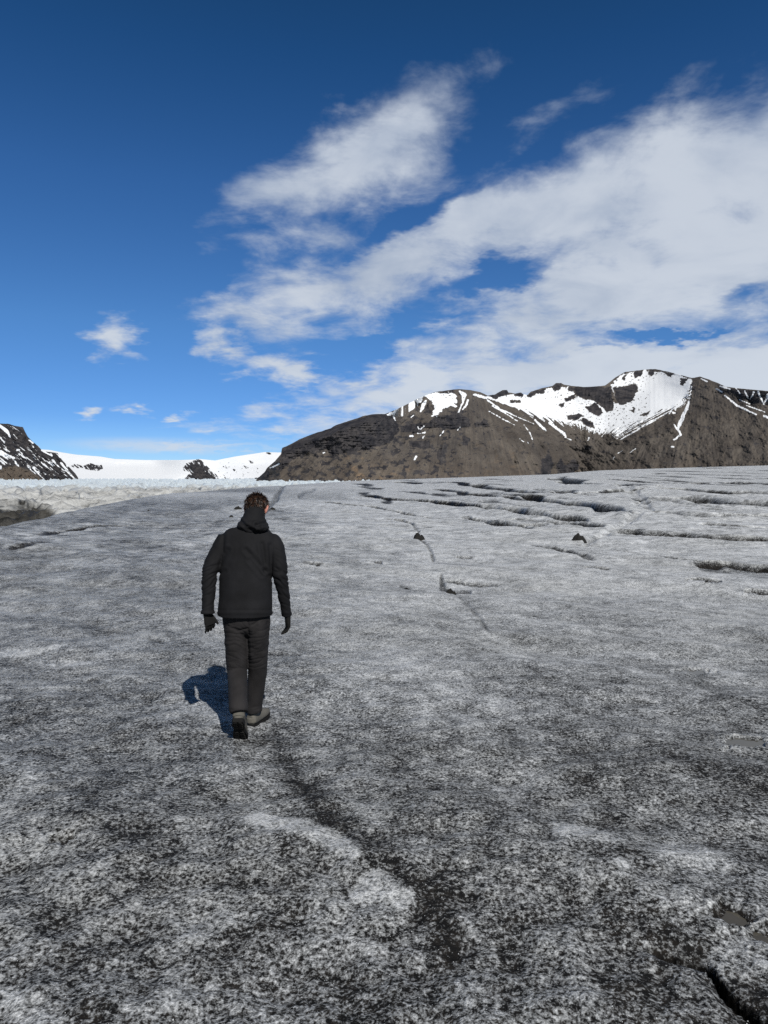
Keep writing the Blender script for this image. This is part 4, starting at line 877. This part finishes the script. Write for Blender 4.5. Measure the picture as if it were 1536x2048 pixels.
# trailing left boot: toe on the ice, heel lifted, its sole turned to the camera
toe = W(481.5, 1477, 4.88); toe.z = surf_z(toe.x, 4.88) - .004
ML = Matrix.Translation(toe) @ Matrix.Rotation(math.radians(4), 4, 'Z') @ Matrix.Rotation(math.radians(-49), 4, 'X') @ Matrix.Translation((0, -.235, 0))
boot(ML)
heel = W(501, 1451, 5.17); heel.z = min(surf_z(heel.x, 5.17), surf_z(heel.x + .06, 5.38)) - .004
MR_ = Matrix.Translation(heel) @ Matrix.Rotation(math.radians(-15), 4, 'Z') @ Matrix.Rotation(math.radians(2), 4, 'X')
boot(MR_)

# ---- hair: short tousled locks over the skull
rnd = random.Random(4); b = bmesh.new()
ball(b, H(0, -.012, .020), (.082, .090, .084), 20)
capv = list(b.verts)
for v in capv:
    l = HR.transposed() @ (v.co - HC)
    if l.z < -.02 + (.05 if l.y > .03 else 0): v.co = HC + (v.co - HC) * .82
def lock(root, d, ln_, w0):
    side = d.cross(Vector((rnd.uniform(-1, 1), rnd.uniform(-1, 1), rnd.uniform(-1, 1)))).normalized(); secs = []; p = root.copy(); dd = d.copy(); curl = Vector((rnd.uniform(-1, 1), rnd.uniform(-1, 1), rnd.uniform(-1, .2))) * .35
    for k in range(4):
        secs.append((p.copy(), w0 * (1 - .24 * k), w0 * .55 * (1 - .24 * k))); dd = (dd + curl * .45).normalized(); p = p + dd * ln_ / 3
    loft(b, secs, 5, side=tuple(side))
for i in range(2200):
    a = rnd.uniform(0, 2 * math.pi); ph = math.acos(rnd.uniform(-.52, 1)); n_ = Vector((math.sin(ph) * math.cos(a), math.sin(ph) * math.sin(a), math.cos(ph)))
    if n_.y > .35 and n_.z < .45: continue
    if n_.y > -.15 and n_.z < -.12: continue
    root = H(n_.x * .080, -.012 + n_.y * .088, .020 + n_.z * .082); nn_ = HR @ n_
    tang = (HR @ Vector((-n_.y * .4 + .25, -.5 * (n_.z > .3), -.8))); tang = (tang - nn_ * tang.dot(nn_)).normalized()
    up = max(0, n_.z); d = (nn_ * (.25 + .55 * up * rnd.random()) + tang * .8 + Vector((rnd.uniform(-.5, .4), rnd.uniform(-.4, .4), rnd.uniform(-.2, .35)))).normalized()
    lock(root, d, rnd.uniform(.014, .032), rnd.uniform(.0018, .0036))
for i in range(26):
    lock(H(rnd.uniform(-.05, .02), rnd.uniform(-.02, .05), .098), Vector((rnd.uniform(-.6, .1), .1, 1)).normalized(), rnd.uniform(.02, .04), .004)
me = bpy.data.meshes.new('hair'); b.to_mesh(me); b.free(); me.materials.append(M_HAIR); hair = bpy.data.objects.new('hair', me); C.objects.link(hair); hair.parent = person
# put the figure's origin on the ice between its feet
person.location = base_pt
for ch in list(person.children): ch.matrix_parent_inverse = Matrix.Translation(base_pt).inverted()

# ================================================================ ASH MOUNDS, MELT WATER, LOOSE CRYSTALS
def grit_mat():
    m, t, b = new_mat('black_ash'); co = objco(t); n = noise(t, co, 60, 5, .7); n2 = noise(t, co, 9, 3, .6)
    t.links.new(mixc(t, smooth(t, n, .4, .7), (.004, .004, .004), (.018, .016, .013)), b.inputs['Base Color']); b.inputs['Roughness'].default_value = .9
    p = bump(t, None, n, .8, .02); bump(t, b, n2, .5, .05, p); return m
M_ASH = grit_mat()
def mound(px_, py_, wpx, hpx, label, seed, steep=1.15, lumps=.55):
    rr_ = ground_r(px_, py_); u, _ = ray(px_, py_); x, y = float(u * rr_), float(rr_); wd, ht = M(wpx, rr_) / 2, M(hpx, rr_)
    nr_, na = 26, 56; tt = np.linspace(0, 1, nr_)[:, None]; aa = np.linspace(0, 2 * math.pi, na, endpoint=False)[None]
    ex = wd * (1 + .22 * perlin(np.cos(aa) * 1.3 + seed, np.sin(aa) * 1.3, seed)); GX = tt * ex * np.cos(aa); GY = tt * ex * .8 * np.sin(aa)
    hh = ht * (1 - tt ** steep) * (1 + 0 * aa); hh = hh + ht * lumps * fbm(GX / wd * 2.2 + seed, GY / wd * 2.2, 4, .6, seed) * (1 - tt ** 3)
    hh = hh - .05 * ht * (tt > .97) - .12 * tt ** 4
    o = grid_mesh('ash_mound', GX, GY, hh, None, M_ASH, wrap=True); o.location = (x, y, surf_z(x, y)); tag(o, label, 'ash mound', 'black ash mounds on the ice'); return o
mound(836, 1080, 32, 13, 'pointed black ash mound at the head of the crack right of the walking man', 3)
mound(1157, 1081, 34, 12, 'widest black ash mound, alone on the pale ice below the long dark channels', 8)
mound(1440, 937, 16, 6, 'far black ash mound on the skyline below the dark peak', 11)
mound(476, 1021, 22, 7, 'low lumpy black ash mound just left of the walking man\'s head', 14, .8, .9)
mound(463, 1036, 12, 5, 'small black ash mound left of the walking man\'s hood', 17, .8, .8)
mound(545, 1021, 18, 5, 'flat black ash mound just right of the walking man\'s hair', 21, .8, .5)
mound(812, 1175, 18, 5, 'thin black ash mound on open ice left of the dark hollow', 25, .8, .6)
mound(900, 1186, 34, 12, 'broad crumbled black ash mound in the dark hollow mid-slope', 29, .8, .9)
mound(297, 1024, 6, 3, 'tiny black ash mound far left on the smooth ice rise', 33, .8, .6)
mound(1413, 1172, 16, 3.5, 'thin black ash mound near the right edge of the ice', 37, .8, .6)

def water_mat():
    m, t, b = new_mat('melt_water'); co = objco(t); n = noise(t, co, 14, 3, .5)
    t.links.new(mixc(t, n, (.06, .056, .046), (.10, .093, .078)), b.inputs['Base Color']); b.inputs['Roughness'].default_value = .06; b.inputs['IOR'].default_value = 1.33
    bump(t, b, noise(t, co, 30, 2, .5), .05, .004); return m
M_WAT = water_mat()
for k, (cx, cy, rad, dp) in enumerate(pudpos[:4]):
    na = 40; aa = np.linspace(0, 2 * math.pi, na, endpoint=False)[None]; tt = np.linspace(0.001, 1, 5)[:, None]
    ri_ = math.hypot(cx, cy); msk = np.hypot(X - cx, Y - cy) < rad * .5; z0 = float(np.median(Z[msk])) + .005
    o = grid_mesh('water', cx + tt * rad * 1.5 * np.cos(aa), cy + tt * rad * 1.15 * np.sin(aa), 0 * tt * aa + z0, None, M_WAT, wrap=True); tag(o, kind='structure')

# grains of refrozen ice lying loose on the crust close to the camera
rs = np.random.RandomState(12); NG = 14000
ga = rs.uniform(-.62, .62, NG); gr = 1.7 + 5.5 * rs.rand(NG) ** 1.3
ji = np.clip(np.searchsorted(ang[:ncol], ga), 0, ncol - 1); ii = np.clip(np.searchsorted(r, gr), 0, len(r) - 1)
ok = (rs.rand(NG) > (dirt[ii, ji] * 1.1 - .05)) & (mcv[ii, ji] < .2); ji, ii = ji[ok], ii[ok]; n_ = len(ji)
P0 = np.stack([X[ii, ji], Y[ii, ji], Z[ii, ji]], -1) + rs.uniform(-.004, .004, (n_, 3)) * [1, 1, .3]
sz = rs.uniform(.0012, .0028, n_) * (1 + .8 * (rs.rand(n_) > .96))
octv = np.array([[1, 0, 0], [-1, 0, 0], [0, 1, 0], [0, -1, 0], [0, 0, 1], [0, 0, -1]], float); of = np.array([[0, 2, 4], [2, 1, 4], [1, 3, 4], [3, 0, 4], [2, 0, 5], [1, 2, 5], [3, 1, 5], [0, 3, 5]])
q = rs.normal(size=(n_, 3, 3)); q, _ = np.linalg.qr(q); V_ = P0[:, None] + np.einsum('nij,kj->nki', q, octv * [1, .8, .65]) * sz[:, None, None] * (1 + .3 * rs.uniform(-1, 1, (n_, 6, 1)))
Fc = (of[None] + 6 * np.arange(n_)[:, None, None]).reshape(-1, 3)
me = bpy.data.meshes.new('ice_crystals'); me.vertices.add(n_ * 6); me.vertices.foreach_set('co', V_.astype(np.float32).ravel()); me.loops.add(Fc.size); me.loops.foreach_set('vertex_index', Fc.astype(np.int32).ravel())
me.polygons.add(len(Fc)); me.polygons.foreach_set('loop_start', np.arange(0, Fc.size, 3, dtype=np.int32)); me.polygons.foreach_set('loop_total', np.full(len(Fc), 3, np.int32)); me.update(calc_edges=True)
def crystal_mat():
    m, t, b = new_mat('ice_crystal'); co = objco(t); n = noise(t, co, 25, 3, .5); t.links.new(mixc(t, smooth(t, n, .35, .65), (.30, .32, .34), (.72, .75, .78)), b.inputs['Base Color']); b.inputs['Roughness'].default_value = .18; return m
me.materials.append(crystal_mat()); go = bpy.data.objects.new('ice_crystals', me); C.objects.link(go); tag(go, 'loose glinting grains of refrozen ice on the crust', 'ice grains', kind='stuff')
